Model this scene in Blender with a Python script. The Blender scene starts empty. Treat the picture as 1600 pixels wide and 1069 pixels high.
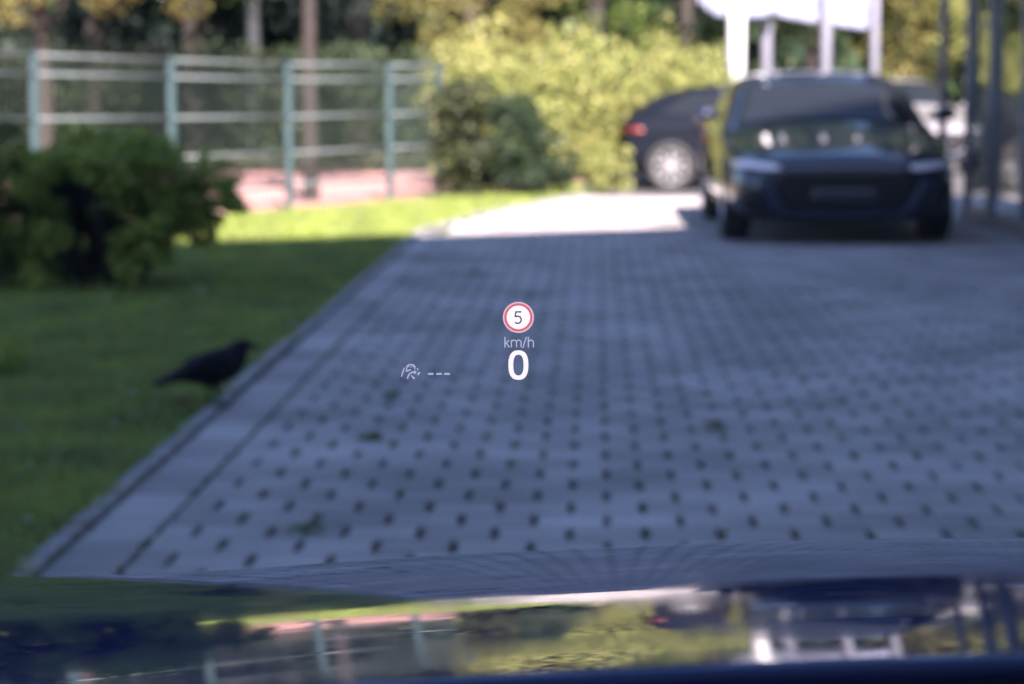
import bpy, bmesh, math, random
import numpy as np
from mathutils import Vector, Matrix
from mathutils.bvhtree import BVHTree

random.seed(7)
rng = np.random.default_rng(11)
R = math.radians
sc = bpy.context.scene
col = sc.collection

# ------------------------------------------------------------------ camera
F_PX, CX, CY = 3900.0, 800.0, 534.5
CAM_H, PITCH = 1.28, math.atan(412.5 / 3900.0)
FOCUS = 1.6
cam_d = bpy.data.cameras.new('camera')
cam = bpy.data.objects.new('camera', cam_d)
col.objects.link(cam)
cam.location = (0, 0, CAM_H)
cam.rotation_euler = (R(90) - PITCH, 0, 0)
cam_d.sensor_width = 36
cam_d.lens = 36 * F_PX / 1600
cam_d.clip_start = 0.05
cam_d.clip_end = 2000
cam_d.dof.use_dof = True
cam_d.dof.focus_distance = FOCUS
cam_d.dof.aperture_fstop = 10.2
sc.camera = cam

# ------------------------------------------------------------------ light
SUN_EL, SUN_AZ = R(36), R(170)            # azimuth clockwise from +Y (sun behind, to the right)
w = bpy.data.worlds.new('World')
sc.world = w
w.use_nodes = True
nt = w.node_tree
bg = nt.nodes['Background']
sky = nt.nodes.new('ShaderNodeTexSky')
sky.sky_type = 'NISHITA'
sky.sun_disc = False
sky.sun_elevation = SUN_EL
sky.sun_rotation = SUN_AZ
sky.air_density = 1.0
sky.dust_density = 0.3
sky.ozone_density = 3.0
nt.links.new(sky.outputs[0], bg.inputs[0])
bg.inputs[1].default_value = 0.06
sun_d = bpy.data.lights.new('sun', 'SUN')
sun = bpy.data.objects.new('sun', sun_d)
col.objects.link(sun)
sun_d.energy = 5.0
sun_d.angle = R(0.53)
sun_d.color = (1.0, 0.93, 0.82)
to_sun = Vector((math.sin(SUN_AZ) * math.cos(SUN_EL), math.cos(SUN_AZ) * math.cos(SUN_EL), math.sin(SUN_EL)))
sun.rotation_euler = to_sun.to_track_quat('Z', 'Y').to_euler()
sun.location = (10, -20, 30)
sc.view_settings.view_transform = 'Standard'
sc.view_settings.look = 'None'
sc.view_settings.gamma = 1
sc.view_settings.use_curve_mapping = False
sc.view_settings.exposure = 2.9
EXPO = 2.9
try:
    sc.cycles.use_denoising = True
    sc.cycles.max_bounces = 8
    sc.cycles.transparent_max_bounces = 16
    sc.cycles.sample_clamp_indirect = 6
except Exception:
    pass

# ------------------------------------------------------------------ helpers
cp, sp = math.cos(PITCH), math.sin(PITCH)
FWD, UPV, RGT = Vector((0, cp, -sp)), Vector((0, sp, cp)), Vector((1, 0, 0))
CAM = Vector((0, 0, CAM_H))


def at(x, y, d):
    """world point at camera depth d that stands at photo pixel (x, y)"""
    return CAM + d * (FWD + (x - CX) / F_PX * RGT - (y - CY) / F_PX * UPV)


def gp(x, y, z=0.0):
    v = FWD + (x - CX) / F_PX * RGT - (y - CY) / F_PX * UPV
    return CAM + v * ((z - CAM_H) / v.z)


def link(o, parent=None):
    col.objects.link(o)
    if parent is not None:
        o.parent = parent
    return o


def tag(o, label=None, cat=None, group=None, kind=None):
    if label: o['label'] = label
    if cat: o['category'] = cat
    if group: o['group'] = group
    if kind: o['kind'] = kind
    return o


def empty(name, loc=(0, 0, 0), rz=0.0):
    o = bpy.data.objects.new(name, None)
    o.location = loc
    o.rotation_euler = (0, 0, rz)
    o.empty_display_size = 0.2
    return link(o)


def mesh_obj(name, verts, faces, mat, parent=None, smooth=False):
    me = bpy.data.meshes.new(name)
    me.from_pydata([tuple(v) for v in verts], [], faces)
    me.validate()
    if mat: me.materials.append(mat)
    if smooth:
        me.polygons.foreach_set('use_smooth', [True] * len(me.polygons))
    me.update()
    return link(bpy.data.objects.new(name, me), parent)


def bm_obj(name, bm, mat, parent=None, smooth=False):
    bmesh.ops.recalc_face_normals(bm, faces=bm.faces)
    me = bpy.data.meshes.new(name)
    bm.to_mesh(me)
    bm.free()
    if mat: me.materials.append(mat)
    if smooth:
        me.polygons.foreach_set('use_smooth', [True] * len(me.polygons))
    return link(bpy.data.objects.new(name, me), parent)


def bm_box(bm, c, s, bevel=0.0, rot=None):
    r = bmesh.ops.create_cube(bm, size=1)
    vs = r['verts']
    bmesh.ops.scale(bm, vec=Vector(s), verts=vs)
    if bevel > 0:
        es = list({e for v in vs for e in v.link_edges})
        g = bmesh.ops.bevel(bm, geom=es, offset=bevel, segments=2, affect='EDGES', profile=0.6)
        vs = list({v for f in g['faces'] for v in f.verts} | {v for v in vs if v.is_valid})
    if rot is not None:
        bmesh.ops.rotate(bm, cent=(0, 0, 0), matrix=rot, verts=vs)
    bmesh.ops.translate(bm, vec=Vector(c), verts=vs)
    return vs


def box(name, c, s, mat, parent=None, bevel=0.0, rot=None):
    bm = bmesh.new()
    bm_box(bm, c, s, bevel, rot)
    return bm_obj(name, bm, mat, parent)


def tube_data(pts, radii, n=10, cap=True, squash=None):
    """rings round a polyline; returns verts, faces"""
    pts = [Vector(p) for p in pts]
    V, Fc = [], []
    ref = Vector((0, 0, 1))
    for i, p in enumerate(pts):
        a = pts[max(0, i - 1)]
        b = pts[min(len(pts) - 1, i + 1)]
        d = (b - a).normalized()
        rr = ref if abs(d.dot(ref)) < 0.95 else Vector((1, 0, 0))
        u = d.cross(rr).normalized()
        v = u.cross(d).normalized()
        r = radii[i] if hasattr(radii, '__len__') else radii
        ru, rv = (r if hasattr(r, '__len__') else (r, r))
        for k in range(n):
            t = 2 * math.pi * k / n
            V.append(p + u * (ru * math.cos(t)) + v * (rv * math.sin(t)))
    for i in range(len(pts) - 1):
        for k in range(n):
            k2 = (k + 1) % n
            Fc.append((i * n + k, i * n + k2, (i + 1) * n + k2, (i + 1) * n + k))
    if cap:
        Fc.append(tuple(range(n - 1, -1, -1)))
        o = (len(pts) - 1) * n
        Fc.append(tuple(o + k for k in range(n)))
    return V, Fc


def merge(parts):
    V, Fc = [], []
    for v, f in parts:
        o = len(V)
        V += list(v)
        Fc += [tuple(i + o for i in q) for q in f]
    return V, Fc


def tube(name, pts, radii, mat, parent=None, n=10):
    v, f = tube_data(pts, radii, n)
    return mesh_obj(name, v, f, mat, parent, smooth=True)


# ------------------------------------------------------------------ materials
def new_mat(name):
    m = bpy.data.materials.new(name)
    m.use_nodes = True
    t = m.node_tree
    b = t.nodes['Principled BSDF']
    return m, t, b


def plain(name, c, rough=0.6, metal=0.0, spec=0.5, coat=0.0, noise=0.0, nscale=8.0, bump=0.0):
    m, t, b = new_mat(name)
    b.inputs['Base Color'].default_value = (*c, 1)
    b.inputs['Roughness'].default_value = rough
    b.inputs['Metallic'].default_value = metal
    b.inputs['Specular IOR Level'].default_value = spec
    b.inputs['Coat Weight'].default_value = coat
    b.inputs['Coat Roughness'].default_value = 0.02
    if noise > 0 or bump > 0:
        tc = t.nodes.new('ShaderNodeTexCoord')
        n = t.nodes.new('ShaderNodeTexNoise')
        n.inputs['Scale'].default_value = nscale
        n.inputs['Detail'].default_value = 6
        t.links.new(tc.outputs['Object'], n.inputs['Vector'])
        if noise > 0:
            r = t.nodes.new('ShaderNodeValToRGB')
            r.color_ramp.elements[0].position = 0.3
            r.color_ramp.elements[1].position = 0.7
            r.color_ramp.elements[0].color = (*[x * (1 - noise) for x in c], 1)
            r.color_ramp.elements[1].color = (*[min(1, x * (1 + noise)) for x in c], 1)
            t.links.new(n.outputs['Fac'], r.inputs['Fac'])
            t.links.new(r.outputs['Color'], b.inputs['Base Color'])
        if bump > 0:
            bp = t.nodes.new('ShaderNodeBump')
            bp.inputs['Strength'].default_value = bump
            bp.inputs['Distance'].default_value = 0.01
            t.links.new(n.outputs['Fac'], bp.inputs['Height'])
            t.links.new(bp.outputs['Normal'], b.inputs['Normal'])
    return m


def leaf_mat(name, cols, trans=0.35, rough=0.55):
    """leaf colour picked per leaf from a ramp of the plant's own tones"""
    m, t, b = new_mat(name)
    g = t.nodes.new('ShaderNodeNewGeometry')
    r = t.nodes.new('ShaderNodeValToRGB')
    el = r.color_ramp.elements
    while len(el) < len(cols): el.new(0.5)
    for i, c in enumerate(cols):
        el[i].position = i / (len(cols) - 1)
        el[i].color = (*c, 1)
    t.links.new(g.outputs['Random Per Island'], r.inputs['Fac'])
    t.links.new(r.outputs['Color'], b.inputs['Base Color'])
    b.inputs['Roughness'].default_value = rough
    b.inputs['Specular IOR Level'].default_value = 0.3
    tr = t.nodes.new('ShaderNodeBsdfTranslucent')
    t.links.new(r.outputs['Color'], tr.inputs['Color'])
    mx = t.nodes.new('ShaderNodeMixShader')
    mx.inputs[0].default_value = trans
    t.links.new(b.outputs[0], mx.inputs[1])
    t.links.new(tr.outputs[0], mx.inputs[2])
    t.links.new(mx.outputs[0], t.nodes['Material Output'].inputs['Surface'])
    return m


def glass_mat(name, tint, ior=1.5, rough=0.0):
    """thin pane: see-through plus Fresnel reflection"""
    m, t, b = new_mat(name)
    t.nodes.remove(b)
    tr = t.nodes.new('ShaderNodeBsdfTransparent')
    tr.inputs[0].default_value = (*tint, 1)
    gl = t.nodes.new('ShaderNodeBsdfGlossy')
    gl.inputs['Roughness'].default_value = rough
    gl.inputs['Color'].default_value = (1, 1, 1, 1)
    # Schlick reflectance of a pane, the same from either side
    ge = t.nodes.new('ShaderNodeNewGeometry')
    dt = t.nodes.new('ShaderNodeVectorMath'); dt.operation = 'DOT_PRODUCT'
    t.links.new(ge.outputs['Incoming'], dt.inputs[0]); t.links.new(ge.outputs['Normal'], dt.inputs[1])
    prev = dt.outputs['Value']
    r0 = ((ior - 1) / (ior + 1)) ** 2
    for op, val in (('ABSOLUTE', None), ('SUBTRACT', 1.0), ('POWER', 5.0), ('MULTIPLY_ADD', 1 - r0)):
        mn = t.nodes.new('ShaderNodeMath'); mn.operation = op
        if op == 'SUBTRACT':
            mn.inputs[0].default_value = val; t.links.new(prev, mn.inputs[1])
        else:
            t.links.new(prev, mn.inputs[0])
            if val is not None: mn.inputs[1].default_value = val
        if op == 'MULTIPLY_ADD': mn.inputs[2].default_value = r0
        prev = mn.outputs[0]
    mx = t.nodes.new('ShaderNodeMixShader')
    t.links.new(prev, mx.inputs[0])
    t.links.new(tr.outputs[0], mx.inputs[1])
    t.links.new(gl.outputs[0], mx.inputs[2])
    t.links.new(mx.outputs[0], t.nodes['Material Output'].inputs['Surface'])
    return m


def emit_mat(name, c, s):
    m, t, b = new_mat(name)
    t.nodes.remove(b)
    e = t.nodes.new('ShaderNodeEmission')
    e.inputs[0].default_value = (*c, 1)
    e.inputs[1].default_value = s
    t.links.new(e.outputs[0], t.nodes['Material Output'].inputs['Surface'])
    return m


def ground_mat(name, cols, scale, rough=0.9, scale2=None, bump=0.3):
    m, t, b = new_mat(name)
    tc = t.nodes.new('ShaderNodeTexCoord')
    n1 = t.nodes.new('ShaderNodeTexNoise')
    n1.inputs['Scale'].default_value = scale
    n1.inputs['Detail'].default_value = 8
    n1.inputs['Roughness'].default_value = 0.65
    t.links.new(tc.outputs['Object'], n1.inputs['Vector'])
    r = t.nodes.new('ShaderNodeValToRGB')
    el = r.color_ramp.elements
    while len(el) < len(cols): el.new(0.5)
    for i, c in enumerate(cols):
        el[i].position = 0.25 + 0.5 * i / (len(cols) - 1)
        el[i].color = (*c, 1)
    t.links.new(n1.outputs['Fac'], r.inputs['Fac'])
    t.links.new(r.outputs['Color'], b.inputs['Base Color'])
    b.inputs['Roughness'].default_value = rough
    b.inputs['Specular IOR Level'].default_value = 0.2
    n2 = t.nodes.new('ShaderNodeTexNoise')
    n2.inputs['Scale'].default_value = scale2 or scale * 8
    n2.inputs['Detail'].default_value = 6
    t.links.new(tc.outputs['Object'], n2.inputs['Vector'])
    bp = t.nodes.new('ShaderNodeBump')
    bp.inputs['Strength'].default_value = bump
    bp.inputs['Distance'].default_value = 0.02
    t.links.new(n2.outputs['Fac'], bp.inputs['Height'])
    t.links.new(bp.outputs['Normal'], b.inputs['Normal'])
    return m


def paver_mat():
    """grey concrete: tone per stone, blotches of wear in world space, fine grit"""
    m, t, b = new_mat('concrete_paver')
    g = t.nodes.new('ShaderNodeNewGeometry')
    n1 = t.nodes.new('ShaderNodeTexNoise'); n1.inputs['Scale'].default_value = 1.1; n1.inputs['Detail'].default_value = 7
    n2 = t.nodes.new('ShaderNodeTexNoise'); n2.inputs['Scale'].default_value = 60; n2.inputs['Detail'].default_value = 4
    t.links.new(g.outputs['Position'], n1.inputs['Vector'])
    t.links.new(g.outputs['Position'], n2.inputs['Vector'])
    oi = t.nodes.new('ShaderNodeVectorMath'); oi.operation = 'SCALE'; oi.inputs['Scale'].default_value = 1 / 0.2125
    t.links.new(g.outputs['Position'], oi.inputs[0])
    # per-stone tone: island random works for joined stones, object random for single ones
    ob = t.nodes.new('ShaderNodeObjectInfo')
    ad = t.nodes.new('ShaderNodeMath'); ad.operation = 'ADD'
    t.links.new(g.outputs['Random Per Island'], ad.inputs[0])
    t.links.new(ob.outputs['Random'], ad.inputs[1])
    fr = t.nodes.new('ShaderNodeMath'); fr.operation = 'FRACT'
    t.links.new(ad.outputs[0], fr.inputs[0])
    r = t.nodes.new('ShaderNodeValToRGB')
    r.color_ramp.elements[0].color = (0.245, 0.226, 0.228, 1)
    r.color_ramp.elements[1].color = (0.375, 0.348, 0.35, 1)
    t.links.new(fr.outputs[0], r.inputs['Fac'])
    r2 = t.nodes.new('ShaderNodeValToRGB')
    r2.color_ramp.elements[0].position = 0.32; r2.color_ramp.elements[0].color = (0.66, 0.68, 0.66, 1)
    r2.color_ramp.elements[1].position = 0.68; r2.color_ramp.elements[1].color = (1.14, 1.13, 1.13, 1)
    t.links.new(n1.outputs['Fac'], r2.inputs['Fac'])
    mu = t.nodes.new('ShaderNodeMixRGB'); mu.blend_type = 'MULTIPLY'; mu.inputs[0].default_value = 1
    t.links.new(r.outputs['Color'], mu.inputs[1]); t.links.new(r2.outputs['Color'], mu.inputs[2])
    r3 = t.nodes.new('ShaderNodeValToRGB')
    r3.color_ramp.elements[0].position = 0.3; r3.color_ramp.elements[0].color = (0.85, 0.85, 0.85, 1)
    r3.color_ramp.elements[1].position = 0.7; r3.color_ramp.elements[1].color = (1.1, 1.1, 1.1, 1)
    t.links.new(n2.outputs['Fac'], r3.inputs['Fac'])
    mu2 = t.nodes.new('ShaderNodeMixRGB'); mu2.blend_type = 'MULTIPLY'; mu2.inputs[0].default_value = 1
    t.links.new(mu.outputs['Color'], mu2.inputs[1]); t.links.new(r3.outputs['Color'], mu2.inputs[2])
    t.links.new(mu2.outputs['Color'], b.inputs['Base Color'])
    b.inputs['Roughness'].default_value = 0.8
    b.inputs['Specular IOR Level'].default_value = 0.35
    bp = t.nodes.new('ShaderNodeBump'); bp.inputs['Strength'].default_value = 0.25; bp.inputs['Distance'].default_value = 0.004
    t.links.new(n2.outputs['Fac'], bp.inputs['Height']); t.links.new(bp.outputs['Normal'], b.inputs['Normal'])
    return m


def paint_mat(name, c, flake=0.5, coat=1.0):
    m, t, b = new_mat(name)
    b.inputs['Base Color'].default_value = (*c, 1)
    b.inputs['Metallic'].default_value = flake
    b.inputs['Roughness'].default_value = 0.35
    b.inputs['Coat Weight'].default_value = coat
    b.inputs['Specular IOR Level'].default_value = 0.3
    b.inputs['Coat Roughness'].default_value = 0.012
    b.inputs['Coat IOR'].default_value = 1.45
    return m


M = {}
M['paver'] = paver_mat()
M['joint'] = ground_mat('joint_soil_and_moss', [(0.02, 0.019, 0.018), (0.035, 0.038, 0.02), (0.07, 0.105, 0.03), (0.06, 0.06, 0.05)], 3.5, scale2=60)
M['kerb'] = plain('kerb_concrete', (0.20, 0.195, 0.19), 0.9, noise=0.4, nscale=6, bump=0.3)
M['lawn'] = ground_mat('lawn_soil', [(0.06, 0.06, 0.03), (0.08, 0.125, 0.03), (0.15, 0.19, 0.05), (0.12, 0.11, 0.06)], 4, scale2=40)
M['earth'] = ground_mat('earth', [(0.05, 0.06, 0.03), (0.08, 0.075, 0.045)], 0.4, scale2=8)
M['court'] = ground_mat('red_court', [(0.31, 0.17, 0.155), (0.38, 0.215, 0.195)], 1.2, scale2=50, bump=0.1)
M['asphalt'] = ground_mat('lot_asphalt', [(0.06, 0.06, 0.062), (0.09, 0.09, 0.09)], 2, scale2=60)
M['grass'] = leaf_mat('grass_blade', [(0.10, 0.155, 0.025), (0.18, 0.26, 0.045), (0.29, 0.35, 0.085), (0.29, 0.27, 0.12)], 0.4, 0.6)
t_ = M['grass'].node_tree
g_ = t_.nodes.new('ShaderNodeNewGeometry')
n_ = t_.nodes.new('ShaderNodeTexNoise'); n_.inputs['Scale'].default_value = 2.6; n_.inputs['Detail'].default_value = 5
t_.links.new(g_.outputs['Position'], n_.inputs['Vector'])
r_ = t_.nodes.new('ShaderNodeValToRGB')
r_.color_ramp.elements[0].position = .33; r_.color_ramp.elements[0].color = (0.62, 0.62, 0.8, 1)
r_.color_ramp.elements[1].position = .66; r_.color_ramp.elements[1].color = (1.25, 1.25, 1.0, 1)
t_.links.new(n_.outputs['Fac'], r_.inputs['Fac'])
old = next(n for n in t_.nodes if n.type == 'VALTORGB' and n != r_)
mu_ = t_.nodes.new('ShaderNodeMixRGB'); mu_.blend_type = 'MULTIPLY'; mu_.inputs[0].default_value = 1
t_.links.new(old.outputs[0], mu_.inputs[1]); t_.links.new(r_.outputs[0], mu_.inputs[2])
t_.links.new(mu_.outputs[0], t_.nodes['Principled BSDF'].inputs['Base Color'])
t_.links.new(mu_.outputs[0], next(n for n in t_.nodes if n.type == 'BSDF_TRANSLUCENT').inputs[0])
M['litter'] = leaf_mat('leaf_litter', [(0.10, 0.06, 0.03), (0.20, 0.16, 0.08), (0.30, 0.33, 0.26), (0.16, 0.22, 0.05)], 0.2)
M['moss'] = leaf_mat('joint_weed', [(0.05, 0.09, 0.02), (0.10, 0.15, 0.035), (0.13, 0.14, 0.06)], 0.3)
M['leaf_gold'] = leaf_mat('yellow_green_leaf', [(0.05, 0.08, 0.02), (0.22, 0.25, 0.07), (0.38, 0.37, 0.14), (0.14, 0.19, 0.045), (0.30, 0.27, 0.10)], 0.4)
M['leaf_amber'] = leaf_mat('amber_leaf', [(0.09, 0.10, 0.025), (0.18, 0.17, 0.05), (0.26, 0.23, 0.085)], 0.4)
M['leaf_mid'] = leaf_mat('mid_green_leaf', [(0.03, 0.06, 0.015), (0.07, 0.11, 0.022), (0.12, 0.15, 0.035)], 0.35)
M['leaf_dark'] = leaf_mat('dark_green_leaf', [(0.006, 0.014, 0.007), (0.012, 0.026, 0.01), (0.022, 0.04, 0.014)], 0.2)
M['leaf_black'] = leaf_mat('conifer_needle', [(0.004, 0.010, 0.009), (0.008, 0.017, 0.014), (0.014, 0.024, 0.019)], 0.1)
M['leaf_olive'] = leaf_mat('olive_leaf', [(0.012, 0.018, 0.009), (0.028, 0.038, 0.014), (0.06, 0.066, 0.024)], 0.25)
M['leaf_shrub'] = leaf_mat('shrub_leaf', [(0.14, 0.20, 0.03), (0.27, 0.35, 0.06), (0.38, 0.44, 0.10)], 0.5)
M['leaf_hedge'] = leaf_mat('hedge_leaf', [(0.014, 0.026, 0.013), (0.03, 0.048, 0.022), (0.055, 0.07, 0.03)], 0.2)
M['bark'] = plain('bark', (0.018, 0.014, 0.012), 0.9, noise=0.4, nscale=14, bump=0.8)
M['bark_pale'] = plain('pale_bark', (0.014, 0.017, 0.020), 0.85, noise=0.35, nscale=10, bump=0.5)
M['teal'] = plain('green_powder_coat', (0.032, 0.058, 0.064), 0.5, noise=0.12, nscale=5)
M['rail'] = plain('galvanised_rail', (0.10, 0.12, 0.125), 0.5, noise=0.15, nscale=6)
M['wire'] = plain('green_wire', (0.018, 0.035, 0.030), 0.6)
M['paint_black'] = paint_mat('black_blue_paint', (0.005, 0.009, 0.026), 0.1, 1.0)
M['paint_grey'] = paint_mat('dark_grey_paint', (0.0035, 0.005, 0.009), 0.2)
M['paint_white'] = paint_mat('white_paint', (0.16, 0.16, 0.175), 0.0)
M['paint_navy'] = paint_mat('navy_paint', (0.010, 0.022, 0.095), 0.0)
M['paint_navy'].node_tree.nodes['Principled BSDF'].inputs['Specular IOR Level'].default_value = 0.0
M['paint_navy'].node_tree.nodes['Principled BSDF'].inputs['Coat IOR'].default_value = 1.36
M['paint_navy'].node_tree.nodes['Principled BSDF'].inputs['Coat Roughness'].default_value = 0.03
M['paint_grey'].node_tree.nodes['Principled BSDF'].inputs['Coat Weight'].default_value = 0.3
M['paint_grey'].node_tree.nodes['Principled BSDF'].inputs['Roughness'].default_value = 0.75
M['paint_grey'].node_tree.nodes['Principled BSDF'].inputs['Metallic'].default_value = 0.0
M['paint_grey'].node_tree.nodes['Principled BSDF'].inputs['Specular IOR Level'].default_value = 0.05
t_ = M['paint_navy'].node_tree
n_ = t_.nodes.new('ShaderNodeTexNoise'); n_.inputs['Scale'].default_value = 14; n_.inputs['Detail'].default_value = 8
c_ = t_.nodes.new('ShaderNodeTexCoord'); t_.links.new(c_.outputs['Object'], n_.inputs['Vector'])
m_ = t_.nodes.new('ShaderNodeMapRange'); m_.inputs['To Min'].default_value = 0.005; m_.inputs['To Max'].default_value = 0.085
m_.inputs['From Min'].default_value = .35; m_.inputs['From Max'].default_value = .7
t_.links.new(n_.outputs['Fac'], m_.inputs['Value']); t_.links.new(m_.outputs[0], t_.nodes['Principled BSDF'].inputs['Coat Roughness'])
M['car_glass'] = plain('tinted_car_glass', (0.010, 0.012, 0.015), 0.03, spec=0.2)
M['gloss_black'] = plain('gloss_black_trim', (0.006, 0.006, 0.008), 0.12)
M['grille'] = plain('black_grille', (0.008, 0.008, 0.01), 0.35, noise=0.3, nscale=60)
M['chrome'] = plain('satin_chrome', (0.55, 0.56, 0.58), 0.25, metal=1)
M['dark_chrome'] = plain('dark_chrome', (0.035, 0.045, 0.075), 0.3, metal=0.3)
M['lamp'] = plain('headlamp_lens', (0.75, 0.66, 0.68), 0.08, spec=0.7, coat=1)
M['tail'] = plain('red_tail_lens', (0.11, 0.006, 0.005), 0.3)
M['tyre'] = plain('tyre_rubber', (0.012, 0.012, 0.013), 0.8)
M['rim'] = plain('alloy_rim', (0.48, 0.48, 0.50), 0.3, metal=0.9)
M['plate'] = plain('dark_plate_holder', (0.03, 0.032, 0.04), 0.35)
M['white_pole'] = plain('white_pole_paint', (0.17, 0.175, 0.215), 0.45)
M['thick_pole'] = plain('thick_pole_paint', (0.70, 0.70, 0.72), 0.4)
M['flag'] = plain('white_flag_cloth', (0.20, 0.215, 0.30), 0.85, noise=0.05, nscale=3)
M['flag_print'] = plain('pale_blue_print', (0.11, 0.14, 0.25), 0.85)
M['mullion'] = plain('anodised_mullion', (0.26, 0.26, 0.29), 0.4, metal=0.3)
M['steel'] = plain('grey_steel', (0.22, 0.22, 0.24), 0.45, metal=0.2)
M['pane'] = glass_mat('facade_glass', (0.62, 0.66, 0.66), 1.55)
M['windscreen'] = glass_mat('windscreen_glass', (0.985, 0.945, 0.985), 1.5)
M['side_glass'] = glass_mat('side_glass', (0.8, 0.83, 0.83), 1.5)
M['interior'] = plain('dark_interior', (0.03, 0.03, 0.033), 0.9)
M['dash'] = plain('soft_black_dash', (0.012, 0.012, 0.014), 0.75, bump=0.3, nscale=200)
M['wall'] = plain('pale_render', (0.42, 0.40, 0.37), 0.9, noise=0.08, nscale=1.5)
M['roof'] = plain('roof_felt', (0.10, 0.10, 0.10), 0.9)
M['bld_glass'] = plain('window_pane', (0.02, 0.025, 0.03), 0.05)
M['feather'] = plain('crow_feather', (0.0015, 0.0015, 0.004), 0.6, noise=0.3, nscale=30, spec=0.08)
M['beak'] = plain('crow_beak', (0.012, 0.012, 0.014), 0.35)
M['dry_leaf'] = plain('dry_leaf', (0.13, 0.06, 0.035), 0.8)
e = 1.0 / (2 ** EXPO)
M['hud_white'] = emit_mat('hud_white', (1, 1, 1), 1.25 * e)
M['hud_soft'] = emit_mat('hud_soft_white', (0.62, 0.68, 0.90), 1.0 * e)
M['hud_icon'] = emit_mat('hud_icon_white', (0.52, 0.60, 0.86), 1.0 * e)
M['hud_pink'] = emit_mat('hud_pink', (0.95, 0.68, 0.78), 1.0 * e)
M['hud_red'] = emit_mat('hud_red', (0.84, 0.20, 0.25), 1.0 * e)
M['hud_ink'] = emit_mat('hud_ink', (0.045, 0.075, 0.105), 1.0 * e)

# ------------------------------------------------------------------ ground and paving
YAW = 0.0332                      # paving runs 1.9 degrees to the right of the view
SU = 0.2125                       # paver pitch
cy_, sy_ = math.cos(YAW), math.sin(YAW)


def uv(u, v, z=0.0):
    """paving frame -> world"""
    return Vector((u * cy_ + v * sy_, -u * sy_ + v * cy_, z))


U0 = -1.236                       # joint between border course and field
UB = -1.443                       # joint between border course and kerb
UK = -1.505                       # outer face of kerb
V_END = 27.6
bend = [(UB, 20.8), (-1.05, 23.5), (-0.62, 25.4), (-0.08, 27.6)]


def left_u(v):
    if v <= bend[0][1]: return UB
    for (a, b), (c, d) in zip(bend, bend[1:]):
        if v <= d: return a + (c - a) * (v - b) / (d - b)
    return bend[-1][0]


tag(mesh_obj('ground', [(-900, -300, -0.22), (900, -300, -0.22), (900, 1500, -0.22), (-900, 1500, -0.22)], [(0, 1, 2, 3)], M['earth']), kind='structure')

U_RIGHT = 13.0
vs_edge = [-9.0] + [b[1] for b in bend]
pv = [uv(left_u(v), v, -0.028) for v in vs_edge] + [uv(U_RIGHT, V_END, -0.028), uv(U_RIGHT, -9, -0.028)]
paving = tag(mesh_obj('paving', pv, [tuple(range(len(pv)))[::-1]], M['joint']), kind='structure')


def paver_mesh():
    """square stone with a notch in each flank (the open drainage joints), chamfered top"""
    hx, hy, n, ny = SU / 2 - 0.003, SU / 2 - 0.0022, 0.0090, 0.074
    out = [(-hx, -hy), (hx, -hy), (hx, -ny), (hx - n, -ny + .008), (hx - n, ny - .008), (hx, ny), (hx, hy), (-hx, hy),
           (-hx, ny), (-hx + n, ny - .008), (-hx + n, -ny + .008), (-hx, -ny)]
    V, Fc = [], []
    k = len(out)
    for (x, y) in out: V.append((x, y, -0.05))
    for (x, y) in out: V.append((x, y, -0.005))
    for (x, y) in out: V.append((x - math.copysign(.004, x), y - math.copysign(.004, y), 0.0))
    for i in range(k):
        j = (i + 1) % k
        Fc.append((i, j, k + j, k + i))
        Fc.append((k + i, k + j, 2 * k + j, 2 * k + i))
    Fc.append(tuple(range(2 * k, 3 * k)))
    return V, Fc


PV, PF = paver_mesh()
pm = bpy.data.meshes.new('paver')
pm.from_pydata(PV, [], PF)
pm.materials.append(M['paver'])
pm.update()
pmh = pm.copy()
for v_ in pmh.vertices: v_.co.x *= .46
sites = []
nrow = int((V_END + 8.5) / SU)
V0 = -8.6 + 0.05
for r in range(nrow):
    v = V0 + r * SU
    off = 0.5 if r % 2 else 0.0
    c = 0
    while True:
        u = U0 + SU * (0.5 + c - off)
        c += 1
        if u > U_RIGHT - 0.2: break
        lim = max(U0, left_u(v))
        half = False
        if u - SU / 2 < lim - 0.02:
            if left_u(v) <= UB + .001 and c == 1:
                half = True
                u = U0 + SU * .25
            else: continue
        p = uv(u, v)
        d = p.y * cp + CAM_H * sp
        if d < 4.5: continue
        xpix = CX + p.x / d * F_PX
        ypix = CY - (-(CAM_H) * cp + p.y * sp) / d * F_PX
        sites.append((p, xpix, ypix, v, half))
inview = [s for s in sites if -40 < s[1] < 1640 and s[2] < 905]
inview.sort(key=lambda s: s[0].y)
near = inview[:285]
near_ids = {id(s) for s in near}
rest_v, rest_f = [], []
PA = np.array(PV)
for s in sites:
    p = s[0]
    dz = random.uniform(-0.002, 0.002)
    tx, ty = random.gauss(0, 0.006), random.gauss(0, 0.006)
    if id(s) in near_ids:
        o = bpy.data.objects.new('paver', pmh if s[4] else pm)
        o.location = (p.x, p.y, dz)
        o.rotation_euler = (tx, ty, -YAW + random.gauss(0, 0.006))
        link(o, paving)
    else:
        q = PA.copy()
        if s[4]: q[:, 0] *= .46
        rz = -YAW + random.gauss(0, 0.005)
        cz, sz = math.cos(rz), math.sin(rz)
        x = q[:, 0] * cz - q[:, 1] * sz + p.x
        y = q[:, 0] * sz + q[:, 1] * cz + p.y
        z = q[:, 2] + dz + q[:, 0] * ty + q[:, 1] * tx
        o = len(rest_v)
        rest_v += list(zip(x.tolist(), y.tolist(), z.tolist()))
        rest_f += [tuple(i + o for i in f) for f in PF]
tag(mesh_obj('far_pavers', rest_v, rest_f, M['paver'], paving), kind='stuff')

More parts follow.
